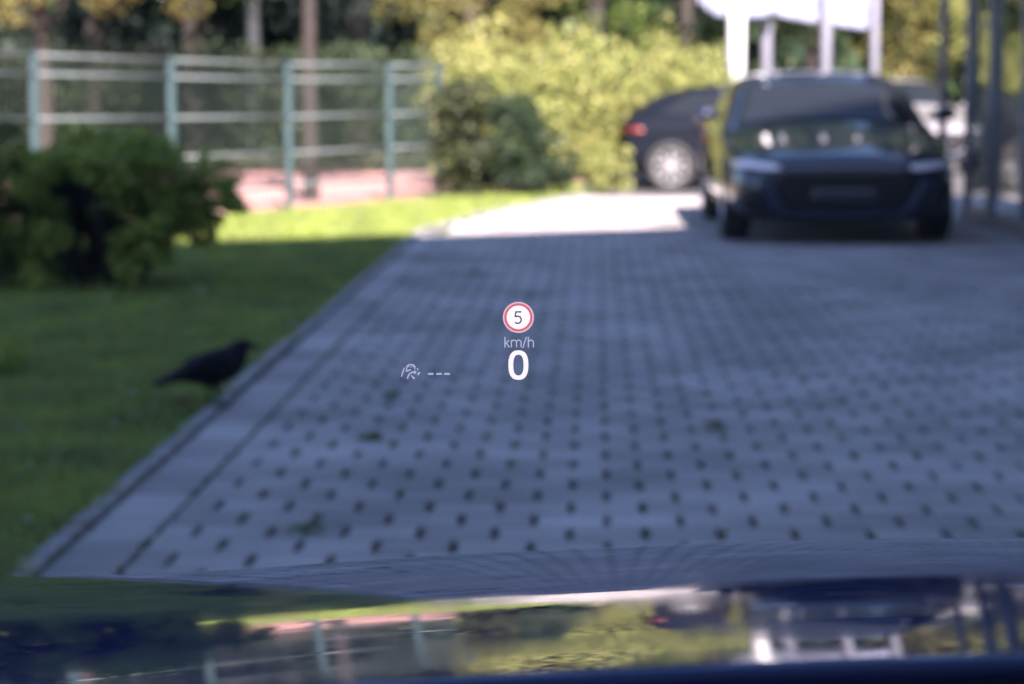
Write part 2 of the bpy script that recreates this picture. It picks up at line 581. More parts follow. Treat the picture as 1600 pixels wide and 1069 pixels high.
mq = []
for s in sites:
    p = s[0]
    if p.y < 15 and -1.6 < p.x < 5 and random.random() < .30:
        k = random.randint(4, 14)
        side = uv(SU / 2, 0)
        for _ in range(k):
            mq.append((p.x + side.x + random.gauss(0, .008), p.y + side.y + random.gauss(0, .04), random.uniform(-.018, .006)))
    elif p.y < 15 and s[4] is False and abs(p.x - uv(U0, p.y).x) < .25:
        for _ in range(10):
            q = uv(U0 - .004 + random.gauss(0, .006), p.y + random.uniform(-.12, .12))
            mq.append((q.x, q.y, random.uniform(-.015, .004)))
            q = uv(UB + random.gauss(0, .008), p.y + random.uniform(-.12, .12))
            if random.random() < .6: mq.append((q.x, q.y, random.uniform(-.015, .006)))

# border course: plain stones laid end to end between the field and the kerb
bw = (U0 - UB) - 0.014
bmx = bmesh.new()
bm_box(bmx, (0, 0, -0.025), (bw, 0.398, 0.05), 0.005)
bst = bm_obj('border_stone', bmx, M['paver'], paving)
first = True
v = 4.6
while v < 20.6:
    o = bst if first else bpy.data.objects.new('border_stone', bst.data)
    if not first: link(o, paving)
    first = False
    o.location = uv((U0 + UB) / 2, v, random.uniform(-0.002, 0.003))
    o.rotation_euler = (0, 0, -YAW + random.gauss(0, 0.004))
    v += 0.402

# kerb: concrete edging units, 1 m each
kerb = tag(empty('kerb'), 'narrow grey concrete kerb between the lawn and the paving', 'kerb')
bmx = bmesh.new()
bm_box(bmx, (0, 0, -0.08), (UB - UK - 0.006, 0.984, 0.2), 0.006)
ku = bm_obj('kerb_unit', bmx, M['kerb'], kerb)
v = 4.5
first = True
while v < 20.9:
    o = ku if first else bpy.data.objects.new('kerb_unit', ku.data)
    if not first: link(o, kerb)
    first = False
    o.location = uv((UB + UK) / 2 - .002 + random.uniform(-.004, .003), v, random.uniform(-0.010, 0.006))
    o.rotation_euler = (random.gauss(0, .002), 0, -YAW)
    v += 1.0
for (a, b), (c, d) in zip(bend, bend[1:]):
    p, q = uv(a - .033, b), uv(c - .033, d)
    L = (q - p).length
    k = box('kerb_unit', (0, 0, 0), (UB - UK - 0.006, L - .008, 0.2), M['kerb'], kerb, 0.006)
    k.location = ((p.x + q.x) / 2, (p.y + q.y) / 2, -0.08)
    k.rotation_euler = (0, 0, math.atan2(q.y - p.y, q.x - p.x) - math.pi / 2)

# lawn
le = [uv(UK + .004, -9, 0)] + [uv(left_u(b[1]) - .06, b[1], 0) for b in bend]
lawn_poly = [Vector((-40, -9, 0))] + le + [Vector((1.6, 30.5, -0.12)), Vector((-0.6, 29.5, 0)), gp(700, 314), gp(610, 320), gp(457, 330)]
far_l = Vector((-40, 30, 0))
d = (gp(457, 330) - gp(610, 320)); d.normalize()
lawn_poly += [gp(457, 330) + d * 12, Vector((-40, -5, 0)) + Vector((0, 20, 0))]
lawn = tag(mesh_obj('lawn', lawn_poly, [tuple(range(len(lawn_poly)))[::-1]], M['lawn']), kind='structure')
# red sports court behind the fence
court = tag(mesh_obj('sports_court', [(-45, -10, -0.012), (-19, -10, -0.012), (-1.0, 25.9, -0.012), (-.5, 29.3, -0.012), (.9, 31, -0.012), (.9, 36.5, -0.012), (-45, 36.5, -0.012)], [tuple(range(7))], M['court']), kind='structure')
tag(mesh_obj('wood_floor', [(-60, 36.5, -0.012), (1.5, 36.5, -0.012), (1.5, 36.5, -.13), (60, 36.5, -.13), (60, 110, -.13), (-60, 110, -0.012)], [(0, 1, 2, 3, 4, 5)], M['earth']), kind='structure')
# parking lot falling away gently behind the paving
a0, a1 = uv(-0.08, V_END), uv(U_RIGHT, V_END)
a1 = Vector((40, a0.y - 1.3, 0))
tag(mesh_obj('parking_lot', [(a0.x - .3, a0.y, -.006), (a1.x, a1.y, -.006), (40, 31, -.12), (1.2, 31, -.12), (1.2, 60, -.12), (40, 60, -.12)], [(0, 1, 2, 3), (3, 2, 5, 4)], M['asphalt']), kind='structure')

# ------------------------------------------------------------------ foliage tools


def leaf_mesh(name, pts, size, mat, parent=None, up_bias=0.0, aspect=0.5, normals=None):
    """diamond leaves (4 corners, folded along the midrib) at the given points"""
    n = len(pts)
    pts = np.asarray(pts)
    nr = rng.normal(size=(n, 3))
    if normals is not None: nr = nr * 0.8 + normals
    nr[:, 2] += up_bias
    nr /= np.linalg.norm(nr, axis=1, keepdims=True) + 1e-9
    a = np.cross(nr, rng.normal(size=(n, 3)))
    a /= np.linalg.norm(a, axis=1, keepdims=True) + 1e-9
    b = np.cross(nr, a)
    s = (size * rng.uniform(0.6, 1.35, size=(n, 1)))
    v = np.empty((n, 4, 3))
    v[:, 0] = pts - a * s * 0.5
    v[:, 1] = pts + b * s * aspect * 0.5 + nr * s * 0.08
    v[:, 2] = pts + a * s * 0.5
    v[:, 3] = pts - b * s * aspect * 0.5 + nr * s * 0.08
    me = bpy.data.meshes.new(name)
    me.vertices.add(n * 4)
    me.vertices.foreach_set('co', v.reshape(-1).astype(np.float32))
    me.loops.add(n * 4)
    me.loops.foreach_set('vertex_index', np.arange(n * 4, dtype=np.int32))
    me.polygons.add(n)
    me.polygons.foreach_set('loop_start', np.arange(0, n * 4, 4, dtype=np.int32))
    me.polygons.foreach_set('loop_total', np.full(n, 4, dtype=np.int32))
    me.materials.append(mat)
    me.update(calc_edges=True)
    return link(bpy.data.objects.new(name, me), parent)


def clump_points(clumps, total):
    """points spread towards the skins of many small ellipsoids; clumps = (centre, (rx, ry, rz))"""
    vol = np.array([c[1][0] * c[1][1] + c[1][1] * c[1][2] for c in clumps])
    cnt = np.maximum(1, (vol / vol.sum() * total).astype(int))
    P, N = [], []
    for (c, r), k in zip(clumps, cnt):
        d = rng.normal(size=(k, 3))
        d /= np.linalg.norm(d, axis=1, keepdims=True)
        rad = rng.uniform(0.45, 1.0, size=(k, 1)) ** 0.5 * rng.uniform(0.85, 1.2, size=(k, 1))
        P.append(np.array(c) + d * rad * np.array(r))
        N.append(d)
    return np.concatenate(P), np.concatenate(N)


def blob_clumps(c, r, n, cr, flat_bottom=None):
    """n small clumps filling an ellipsoid, more of them towards its skin"""
    out = []
    while len(out) < n:
        d = rng.normal(size=3)
        d /= np.linalg.norm(d)
        q = np.array(c) + d * np.array(r) * rng.uniform(0.35, 1.0) ** 0.6
        if flat_bottom is not None and q[2] < flat_bottom: continue
        s = cr * rng.uniform(0.6, 1.4)
        out.append((q, (s, s, s * rng.uniform(0.6, 0.9))))
    return out


def tree(name, label, loc, trunk_r, trunk_h, crown_c, crown_r, leaves, size, lmat, bmat='bark', nclump=40, cr=0.6, group='trees beyond the fence', lean=(0, 0)):
    x, y, z = loc
    t = empty(name, loc)
    tag(t, label, 'tree', group)
    top = Vector((lean[0], lean[1], trunk_h))
    pts = [Vector((0, 0, -0.3)), Vector((0, 0, 0.0)), top * 0.3 + Vector((random.uniform(-.05, .05), 0, 0)), top * 0.65, top]
    parts = [tube_data(pts, [trunk_r * 1.5, trunk_r * 1.2, trunk_r, trunk_r * .8, trunk_r * .5], 12)]
    cc = Vector(crown_c)
    for k in range(9):
        a = 2 * math.pi * k / 9 + random.uniform(-.3, .3)
        s = top * random.uniform(0.45, 0.98)
        e = cc + Vector((math.cos(a) * crown_r[0] * .7, math.sin(a) * crown_r[1] * .7, random.uniform(-.4, .6) * crown_r[2]))
        m = s.lerp(e, .5) + Vector((0, 0, .25))
        parts.append(tube_data([s, m, e], [trunk_r * .42, trunk_r * .28, trunk_r * .1], 7))
    v, f = merge(parts)
    mesh_obj('trunk', v, f, M[bmat], t, True)
    P, N = clump_points(blob_clumps(crown_c, crown_r, nclump, cr), leaves)
    leaf_mesh('crown', P, size, M[lmat], t, normals=N)
    return t


def shrub(name, label, loc, clumps, leaves, size, lmat, stems, cat='shrub', group=None, stem_r=0.018, up=.2, inner=None):
    """clumps and stems in local coordinates"""
    t = empty(name, loc)
    tag(t, label, cat, group)
    parts = []
    for e in stems:
        e = Vector(e)
        b = Vector((e.x * .25 + random.uniform(-.06, .06), e.y * .25, -0.05))
        m = b.lerp(e, .55) + Vector((random.uniform(-.05, .05), 0, .04))
        parts.append(tube_data([b, m, e], [stem_r, stem_r * .75, stem_r * .35], 6))
    v, f = merge(parts)
    mesh_obj('stem', v, f, M['bark'], t, True)
    P, N = clump_points(clumps, leaves)
    keep = P[:, 2] > 0.01
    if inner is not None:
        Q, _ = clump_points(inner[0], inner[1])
        leaf_mesh('inner_shade_foliage', Q[Q[:, 2] > .01], size, M['leaf_dark'], t)  # backing leaves in a dark colour, painting in the shade inside the shrub
    leaf_mesh('foliage', P[keep], size, M[lmat], t, normals=N[keep] * .5, up_bias=up)
    return t


# ------------------------------------------------------------------ the photographer's car


def hood_lat(X):
    """cross profile of the bonnet about the car's centre line X = 0.41"""
    q = abs(X - 0.41)
    # crowned middle, levelling out towards the wings, rolling off at the edge
    a, b = 0.58, 0.26
    if q <= a: z = -0.065 * q * q
    else:
        t = min(q - a, b)
        z = -0.065 * a * a - 0.13 * a * (t - t * t / (2 * b))
        if q > a + b: z -= 1.6 * (q - a - b) ** 2
    return 0.027 + z


def hood_long(Z):
    t = Z - 2.05
    z = 0.871 - 0.2 * t - 0.041 * t * t
    if t > 0.3: z -= 0.9 * (t - .3) ** 2
    return z


own = tag(empty('car', (0.41, 0, 0)), 'glossy dark navy car bonnet across the bottom edge, mirroring fence and hedge', 'car')
XC = 0.41
nx, ny = 72, 64
V, Fc = [], []
Z0, Z1 = 0.87, 2.72
for j in range(ny + 1):
    Z = Z0 + (Z1 - Z0) * j / ny
    taper = 1 - 0.12 * max(0, (Z - 1.9) / 0.8) ** 2
    for i in range(nx + 1):
        X = XC + (-0.86 + 1.72 * i / nx) * taper
        V.append((X - XC, Z, hood_long(Z) + hood_lat(XC + (X - XC) / taper) - 0.10 * max(0, (Z - 2.25) / .5) ** 2 * ((X - XC) / .86) ** 2))
for j in range(ny):
    for i in range(nx):
        a = j * (nx + 1) + i
        Fc.append((a, a + 1, a + nx + 2, a + nx + 1))
hood = mesh_obj('bonnet', V, Fc, M['paint_navy'], own, True)
md = hood.modifiers.new('thickness', 'SOLIDIFY')
md.thickness = 0.006
md.offset = -1


def zpaint(X, Z): return hood_long(Z) + hood_lat(X)


# body shell below the bonnet: fascia, wings, sills, doors
stn = [(2.88, .60, .30, .58), (2.84, .74, .24, .62), (2.72, .82, .20, .60), (2.45, .89, .19, .70), (2.05, .925, .18, .83), (1.6, .93, .18, .92), (1.05, .935, .18, .99),
       (0.9, .935, .18, .99), (0.2, .94, .18, .98), (-0.6, .94, .18, .98), (-1.3, .935, .18, .98), (-1.8, .92, .2, .96), (-2.0, .86, .26, .9), (-2.06, .7, .34, .85)]
V, Fc = [], []
K = 8
for (Z, wv, zb, zt) in stn:
    zt -= 0.035
    prof = [(-wv * .8, zb), (-wv * .97, zb + .1), (-wv, (zb + zt) * .5), (-wv * .965, zt - .06), (-wv * .9, zt),
            (wv * .9, zt), (wv * .965, zt - .06), (wv, (zb + zt) * .5), (wv * .97, zb + .1), (wv * .8, zb)]
    V += [(x, Z, z) for x, z in prof]
K = 10
for j in range(len(stn) - 1):
    for i in range(K):
        if 4 == i and stn[j + 1][0] < 1.0: continue       # open over the cabin
        a, b = j * K + i, j * K + (i + 1) % K
        Fc.append((a, b, b + K, a + K))
Fc.append(tuple(range(K - 1, -1, -1)))
o = (len(stn) - 1) * K
Fc.append(tuple(o + i for i in range(K)))
body = mesh_obj('body', V, Fc, M['paint_navy'], own, True)
# cowl, dashboard, windscreen, pillars, roof
mesh_obj('cowl', [(-.80, .88, 1.0), (.80, .88, 1.0), (.80, .76, 1.0), (-.80, .76, 1.0), (-.80, .88, .975), (.80, .88, .975), (.80, .76, .975), (-.80, .76, .975)],
         [(0, 1, 2, 3), (7, 6, 5, 4), (0, 4, 5, 1), (1, 5, 6, 2), (2, 6, 7, 3), (3, 7, 4, 0)], M['dash'], own)
db = bmesh.new()
bm_box(db, (0, .58, .92), (1.44, .40, .16), .04)
bm_obj('dashboard', db, M['dash'], own, True)
V, Fc = [], []
n1, n2 = 20, 12
for k, off in enumerate((0, .005)):
    for j in range(n2 + 1):
        s = j / n2
        for i in range(n1 + 1):
            q = -1 + 2 * i / n1
            half = .74 - .14 * s
            V.append((q * half, .86 - 0.66 * s - .10 * q * q * (1 - .4 * s) + off, 1.01 + .435 * s + .03 * math.sin(math.pi * s) + off))
nn = (n1 + 1) * (n2 + 1)
for k in range(2):
    for j in range(n2):
        for i in range(n1):
            a = k * nn + j * (n1 + 1) + i
            q = (a, a + 1, a + n1 + 2, a + n1 + 1)
            Fc.append(q if k else q[::-1])
mesh_obj('windscreen', V, Fc, M['windscreen'], own, True)
for s in (-1, 1):
    tube('pillar', [(s * .80, .81, .98), (s * .71, .55, 1.24), (s * .62, .10, 1.47)], [(.035, .05)] * 3, M['paint_navy'], own, 8)
    tube('pillar', [(s * .90, -1.9, .93), (s * .76, -1.45, 1.28), (s * .62, -1.1, 1.48)], [(.05, .08)] * 3, M['paint_navy'], own, 8)
V, Fc = [], []
for k, dz in enumerate((0, -.05)):
    for j in range(7):
        Z = .16 - 1.36 * j / 6
        for i in range(9):
            q = -1 + i / 4
            V.append((q * .64, Z, 1.52 - .06 * q * q - .04 * ((j - 2.5) / 3.5) ** 2 + dz))
for k in range(2):
    for j in range(6):
        for i in range(8):
            a = k * 63 + j * 9 + i
            q = (a, a + 1, a + 10, a + 9)
            Fc.append(q if k else q[::-1])
mesh_obj('roof', V, Fc, M['paint_navy'], own, True)
for s in (-1, 1):
    mesh_obj('side_window', [(s * .855, .84, .95), (s * .855, -1.75, .95), (s * .70, -1.25, 1.40), (s * .655, .12, 1.42)], [(0, 1, 2, 3)], M['side_glass'], own)


def wheel_parts(rad, wid, spokes=5):
    prof = [(rad * .70, -wid * .5), (rad * .93, -wid * .5), (rad, -wid * .36), (rad, wid * .36), (rad * .93, wid * .5), (rad * .70, wid * .5)]
    n = 36
    tv, tf = [], []
    for k in range(n):
        a = 2 * math.pi * k / n
        for (r, x) in prof: tv.append((x, r * math.cos(a), r * math.sin(a)))
    m = len(prof)
    for k in range(n):
        for i in range(m):
            a, b = k * m + i, k * m + (i + 1) % m
            c, d = ((k + 1) % n) * m + (i + 1) % m, ((k + 1) % n) * m + i
            tf.append((a, b, c, d))
    rv, rf = [], []
    # rim ring and spokes (outer face at +x)
    ringp = [(rad * .63, wid * .2), (rad * .71, wid * .2), (rad * .73, wid * .47), (rad * .66, wid * .47)]
    for k in range(n):
        a = 2 * math.pi * k / n
        for (r, x) in ringp: rv.append((x, r * math.cos(a), r * math.sin(a)))
    for k in range(n):
        for i in range(4):
            a, b = k * 4 + i, k * 4 + (i + 1) % 4
            c, d = ((k + 1) % n) * 4 + (i + 1) % 4, ((k + 1) % n) * 4 + i
            rf.append((a, b, c, d))
    for k in range(spokes):
        for s in (-1, 1):
            a = 2 * math.pi * k / spokes + s * .13
            a2 = 2 * math.pi * k / spokes + s * .26
            for (x0, x1) in ((wid * .28, wid * .44),):
                o = len(rv)
                for (r, aa, hw, xx) in ((rad * .10, a, .022, x1), (rad * .68, a2, .015, x1 - .004)):
                    cth, sth = math.cos(aa), math.sin(aa)
                    for t in (-1, 1):
                        rv.append((xx, r * cth - t * hw * sth, r * sth + t * hw * cth))
                        rv.append((x0, r * cth - t * hw * sth, r * sth + t * hw * cth))
                rf += [(o, o + 2, o + 6, o + 4), (o + 1, o + 5, o + 7, o + 3), (o, o + 4, o + 5, o + 1), (o + 2, o + 3, o + 7, o + 6), (o, o + 1, o + 3, o + 2), (o + 4, o + 6, o + 7, o + 5)]
    hub = []
    o = len(rv)
    for k in range(12):
        a = 2 * math.pi * k / 12
        rv.append((wid * .46, rad * .15 * math.cos(a), rad * .15 * math.sin(a)))
        rv.append((wid * .2, rad * .17 * math.cos(a), rad * .17 * math.sin(a)))
    rf.append(tuple(o + 2 * k for k in range(12)))
    for k in range(12):
        k2 = (k + 1) % 12
        rf.append((o + 2 * k, o + 2 * k2, o + 2 * k2 + 1, o + 2 * k + 1))
    dv, df = tube_data([(-wid * .45, 0, 0), (wid * .12, 0, 0)], rad * .62, 28)
    return (tv, tf), (rv, rf), (dv, df)


def add_wheel(parent, x, y, rad, wid, side, simple=False):
    (tv, tf), (rv, rf), (dv, df) = wheel_parts(rad, wid)
    wh = mesh_obj('wheel', dv, df, M['tyre'], parent, True)
    wh.location = (x, y, rad)
    if side < 0: wh.rotation_euler = (0, 0, math.pi)
    mesh_obj('tyre', tv, tf, M['tyre'], wh, True)
    mesh_obj('rim', rv, rf, M['rim'], wh)
    return wh


for s in (-1, 1):
    add_wheel(own, s * .83, 1.95, .34, .24, s)
    add_wheel(own, s * .83, -.95, .34, .24, s)

# ------------------------------------------------------------------ parked cars


def build_body(stations, arches, arch_r, mat, parent):
    """loft half-profiles, mirror, subdivide, cut the wheel arches"""
    V, Fc = [], []
    for st in stations:
        half = st[1]
        V += [(-x, st[0], z) for x, z in half] + [(x, st[0], z) for x, z in reversed(half[:-1])]
    K = 2 * len(stations[0][1]) - 1
    for j in range(len(stations) - 1):
        for i in range(K):
            a, b = j * K + i, j * K + (i + 1) % K
            Fc.append((a, a + K, b + K, b))
    Fc.append(tuple(range(K)))
    o = (len(stations) - 1) * K
    Fc.append(tuple(o + K - 1 - i for i in range(K)))
    ob = mesh_obj('body', V, Fc, mat, None, True)
    ss = ob.modifiers.new('s', 'SUBSURF')
    ss.levels = ss.render_levels = 2
    cutters = []
    for y in arches:
        v, f = tube_data([(-2, y, arch_r * .93), (2, y, arch_r * .93)], arch_r, 36)
        c = mesh_obj('cut', v, f, mat)
        cutters.append(c)
        bo = ob.modifiers.new('b', 'BOOLEAN')
        bo.operation = 'DIFFERENCE'
        bo.solver = 'EXACT'
        bo.object = c
    dg = bpy.context.evaluated_depsgraph_get()
    # ray-cast surface: the uncut smooth body
    for m_ in ob.modifiers:
        if m_.type == 'BOOLEAN': m_.show_viewport = False
    dg.update()
    bvh = BVHTree.FromObject(ob, dg)
    for m_ in ob.modifiers: m_.show_viewport = True
    dg.update()
    me = bpy.data.meshes.new_from_object(ob.evaluated_get(dg))
    me.name = 'body'
    ob.modifiers.clear()
    ob.data = me
    me.materials.clear()
    me.materials.append(mat)
    for c in cutters: bpy.data.objects.remove(c)
    # central tunnel fills the cut through the car so only the arches stay open
    ob.parent = parent
    return ob, bvh


def patch(name, bvh, rows, axis, mat, parent, n=14, m=6, off=0.006, shear=0.0):
    """trim laid on the body: rows of (v, u0, u1) projected along an axis; 'f' front, 'r' rear, 'l'/'R' sides, 't' top"""
    V, Fc = [], []
    rr = []
    for a, b in zip(rows, rows[1:]):
        for k in range(m):
            t = k / m
            rr.append(tuple(a[i] + (b[i] - a[i]) * t for i in range(3)))
    rr.append(rows[-1])
    ok = True
    for (v, u0, u1) in rr:
        for i in range(n + 1):
            u = u0 + (u1 - u0) * i / n
            if axis == 'f': org, d = Vector((u, -3, v + shear * (abs(u) - .65))), Vector((0, 1, 0))
            elif axis == 'r': org, d = Vector((u, 9, v)), Vector((0, -1, 0))
            elif axis == 'l': org, d = Vector((-3, u, v)), Vector((1, 0, 0))
            elif axis == 'R': org, d = Vector((3, u, v)), Vector((-1, 0, 0))
            else: org, d = Vector((u, v, 4)), Vector((0, 0, -1))
            h, nrm, _, _ = bvh.ray_cast(org, d)
            if h is None:
                h, nrm, _, _ = bvh.find_nearest(org + d * 3)
            if nrm.dot(d) > 0: nrm = -nrm
            V.append(h + nrm * off)
    for j in range(len(rr) - 1):
        for i in range(n):
            a = j * (n + 1) + i
            Fc.append((a, a + 1, a + n + 2, a + n + 1))
    o = mesh_obj(name, V, Fc, mat, parent, True)
    md = o.modifiers.new('t', 'SOLIDIFY')
    md.thickness = 0.010
    md.offset = 0
    return o


def deck(y, w, zb, zd, crown=.03):
    return (y, [(0, zb), (w * .80, zb), (w * .96, zb + .10), (w, zb + (zd - zb) * .45), (w * .975, zd - .10), (w * .90, zd - .03), (w * .70, zd + crown * .3), (w * .35, zd + crown * .8), (w * .18, zd + crown * .95), (0, zd + crown)])


def cabin(y, w, zb, zs, wc, zr, wr):
    return (y, [(0, zb), (w * .80, zb), (w * .96, zb + .10), (w, zb + (zs - zb) * .5), (w * .965, zs - .05), (wc, zs), ((wc + wr) / 2, zs + (zr - zs) * .55), (wr, zr - .035), (wr * .62, zr - .003), (0, zr)])


def saloon(name, label, paint, loc, rz, group, scale=1.0, tailback=False, detail=True):
    t = empty(name, loc, rz)
    t.scale = (scale,) * 3
    tag(t, label, 'car', group)
    if not tailback:
        st = [deck(0, .60, .34, .56, .015), deck(.03, .72, .22, .62, .02), deck(.14, .83, .17, .67), deck(.42, .90, .155, .735), deck(.9, .925, .15, .80), deck(1.32, .93, .15, .875, .035),
              cabin(1.50, .93, .15, .90, .82, .955, .74), cabin(1.85, .93, .15, .91, .83, 1.135, .70), cabin(2.2, .93, .15, .92, .83, 1.29, .66), cabin(2.6, .93, .15, .92, .83, 1.345, .645),
              cabin(3.2, .93, .15, .93, .83, 1.335, .64), cabin(3.7, .93, .15, .95, .82, 1.26, .63), cabin(4.15, .92, .17, .96, .79, 1.12, .63), deck(4.5, .90, .2, 1.0, .02), deck(4.72, .86, .25, .97, .015), deck(4.80, .74, .33, .90, .01)]
        L, WY, RAD = 4.80, (.86, 3.74), .335
    else:
        st = [deck(0, .60, .36, .60, .015), deck(.03, .72, .24, .67, .02), deck(.14, .83, .18, .73), deck(.42, .89, .17, .80), deck(.8, .91, .17, .87), deck(1.10, .915, .17, .94, .035),
              cabin(1.3, .915, .17, .96, .78, 1.04, .62), cabin(1.6, .915, .17, .97, .79, 1.25, .60), cabin(1.9, .915, .17, .98, .79, 1.38, .58), cabin(2.4, .915, .17, .98, .79, 1.42, .57),
              cabin(3.0, .915, .17, .99, .79, 1.41, .565), cabin(3.5, .915, .17, 1.0, .79, 1.34, .55), cabin(3.82, .91, .19, 1.0, .77, 1.20, .55), cabin(4.0, .90, .22, .98, .76, 1.05, .58), deck(4.10, .87, .28, .93, .02), deck(4.16, .74, .36, .86, .01)]
        L, WY, RAD = 4.16, (.80, 3.52), .335
    body, bvh = build_body(st, WY, RAD + .045, M[paint], t)
    # dark floor and wheel-house liner
    box('underbody', (0, L / 2, .40), (1.30, L - .5, .42), M['interior'], t, .03)
    for s in (-1, 1):
        for y in WY: add_wheel(t, s * (.815 if tailback else .79), y, RAD, .225, s)
    ws0, ws1 = (1.40, 2.12) if not tailback else (1.22, 1.84)
    patch('windscreen', bvh, [(ws0, -.76, .76), (ws1, -.62, .62)], 't', M['car_glass'], t, 16, 10)
    r0, r1 = (3.72, 4.28) if not tailback else (3.52, 3.93)
    patch('rear_window', bvh, [(r0, -.50, .50), (r1, -.60, .60)], 't', M['car_glass'], t, 16, 8)
    for ax in ('l', 'R'):
        if not tailback:
            patch('side_window', bvh, [(.945, 1.72, 2.78), (1.245, 2.22, 2.78)], ax, M['car_glass'], t, 10, 6)
            patch('side_window', bvh, [(.955, 2.86, 3.95), (1.245, 2.86, 3.5)], ax, M['car_glass'], t, 10, 6)
        else:
            patch('side_window', bvh, [(1.01, 1.45, 2.4), (1.31, 1.86, 2.4)], ax, M['car_glass'], t, 10, 6)
            patch('side_window', bvh, [(1.01, 2.48, 3.70), (1.31, 2.48, 3.30)], ax, M['car_glass'], t, 10, 6)
        patch('sill_trim', bvh, [(.20, WY[0] + .42, WY[1] - .42), (.27, WY[0] + .42, WY[1] - .42)], ax, M['gloss_black'], t, 10, 2)
        for (hy) in ((2.62, 3.62) if not tailback else (2.25, 3.1)):
            patch('door_handle', bvh, [(.80, hy - .11, hy + .11), (.83, hy - .11, hy + .11)], ax, M[paint], t, 5, 2, .02)
    dz = 0.0 if not tailback else .05
    # face: single-frame grille, slim lamps, corner intakes, lower lip
    patch('grille', bvh, [(.27 + dz, -.34, .34), (.33 + dz, -.46, .46), (.50 + dz, -.56, .56), (.565 + dz, -.50, .50)], 'f', M['grille'], t, 24, 4, .006)
    patch('grille_frame', bvh, [(.215 + dz, -.36, .36), (.265 + dz, -.40, .40)], 'f', M['dark_chrome'], t, 24, 2, .014)
    patch('number_plate', bvh, [(.335 + dz, -.26, .26), (.44 + dz, -.26, .26)], 'f', M['plate'], t, 12, 3, .03)
    for s in (-1, 1):
        a, b = (.50 * s, .80 * s)
        patch('headlight', bvh, [(.582 + dz, .56 * s, .83 * s), (.605 + dz, .48 * s, .85 * s), (.63 + dz, .52 * s, .86 * s)], 'f', M['lamp'], t, 10, 3, .008, .10)
        patch('air_intake', bvh, [(.22 + dz, .60 * s, .74 * s), (.36 + dz, .66 * s, .80 * s), (.47 + dz, .72 * s, .82 * s)], 'f', M['grille'], t, 8, 4, .008)
        patch('intake_blade', bvh, [(.225 + dz, .37 * s, .46 * s), (.32 + dz, .48 * s, .56 * s), (.50 + dz, .58 * s, .65 * s)], 'f', M['dark_chrome'], t, 4, 5, .016)
        mv, mf = tube_data([(s * .86, ws0 + .36, .955), (s * .97, ws0 + .33, .985), (s * 1.07, ws0 + .36, .99)], [(.02, .02), (.06, .055), (.05, .05)], 12)
        mesh_obj('wing_mirror', mv, mf, M[paint], t, True)
        tz = .80 if not tailback else .80
        patch('tail_light', bvh, [(tz - .03, .42 * s, .80 * s), (tz + .04, .42 * s, .83 * s)], 'r', M['tail'], t, 8, 3, .01)
        ax = 'l' if s < 0 else 'R'
        patch('tail_light', bvh, [(tz - .02, L - .30, L - .13), (tz + .05, L - .24, L - .11)], ax, M['tail'], t, 6, 3, .01)
    return t


front_c = gp(1317, 383)
saloon('car', 'black saloon car parked facing the viewer on the right of the paving', 'paint_black', (front_c.x, front_c.y - .12, 0), -0.026, 'parked cars')
rear = at(973, 300, 31)
s_ = .93
saloon('car', 'dark grey hatchback seen side on before the yellow green hedge, red tail light', 'paint_grey', (rear.x + 4.16 * s_, 31.0 + .92 * s_, -.12), math.pi / 2, 'parked cars', s_, True)
wc = at(1440, 160, 37)
saloon('car', 'white car behind the black saloon, only its roof and flank showing', 'paint_white', (wc.x, 36.2, -.12), 0.12, 'parked cars', 1.0, True)

# ------------------------------------------------------------------ fence
pb = [(-3.96, 20.8), (-3.05, 22.6), (-2.146, 24.4), (-1.276, 26.15)]
posts = []
step = ((pb[3][0] - pb[0][0]) / 3, (pb[3][1] - pb[0][1]) / 3)
for k in range(-4, 5):
    kk = min(k, 3.55)
    posts.append((pb[0][0] + step[0] * kk, pb[0][1] + step[1] * kk))
fence = tag(empty('fence', (posts[0][0], posts[0][1], 0)), 'green steel fence with horizontal rails between the lawn and the red court', 'fence')
ox, oy = posts[0]


def fence_top(k): return 1.435 + 0.028 * max(0, 6 - k)


bmx = bmesh.new()
for k, (x, y) in enumerate(posts):
    h = fence_top(k)
    ang = math.atan2(step[1], step[0])
    p = box('post', (0, 0, h / 2 - .1), (.062, .05, h + .2), M['teal'], fence, .008, Matrix.Rotation(ang, 3, 'Z'))
    p.location = (x - ox, y - oy, 0)
    c = box('post_cap', (0, 0, h + .006), (.068, .056, .012), M['teal'], p, .003, Matrix.Rotation(ang, 3, 'Z'))
L = math.hypot(*step)
ang = math.atan2(step[1], step[0])
for k in range(len(posts) - 1):
    (x, y), (x2, y2) = posts[k], posts[k + 1]
    ha, hb = fence_top(k), fence_top(k + 1)
    for f_ in (.17, .385, .63, .88, .985):
        v, f = tube_data([(x - ox, y - oy, ha * f_), (x2 - ox, y2 - oy, hb * f_)], .015, 8)
        mesh_obj('rail', v, f, M['rail'], fence, True)
    # wire infill
    parts = []
    nw = 24
    for i in range(1, nw):
        t = i / nw
        px_, py_ = x - ox + (x2 - x) * t, y - oy + (y2 - y) * t
        parts.append(tube_data([(px_, py_, .05), (px_, py_, ha + (hb - ha) * t)], .0035, 4, False))
    v, f = merge(parts)
    tag(mesh_obj('wire_infill', v, f, M['wire'], fence), kind='stuff')

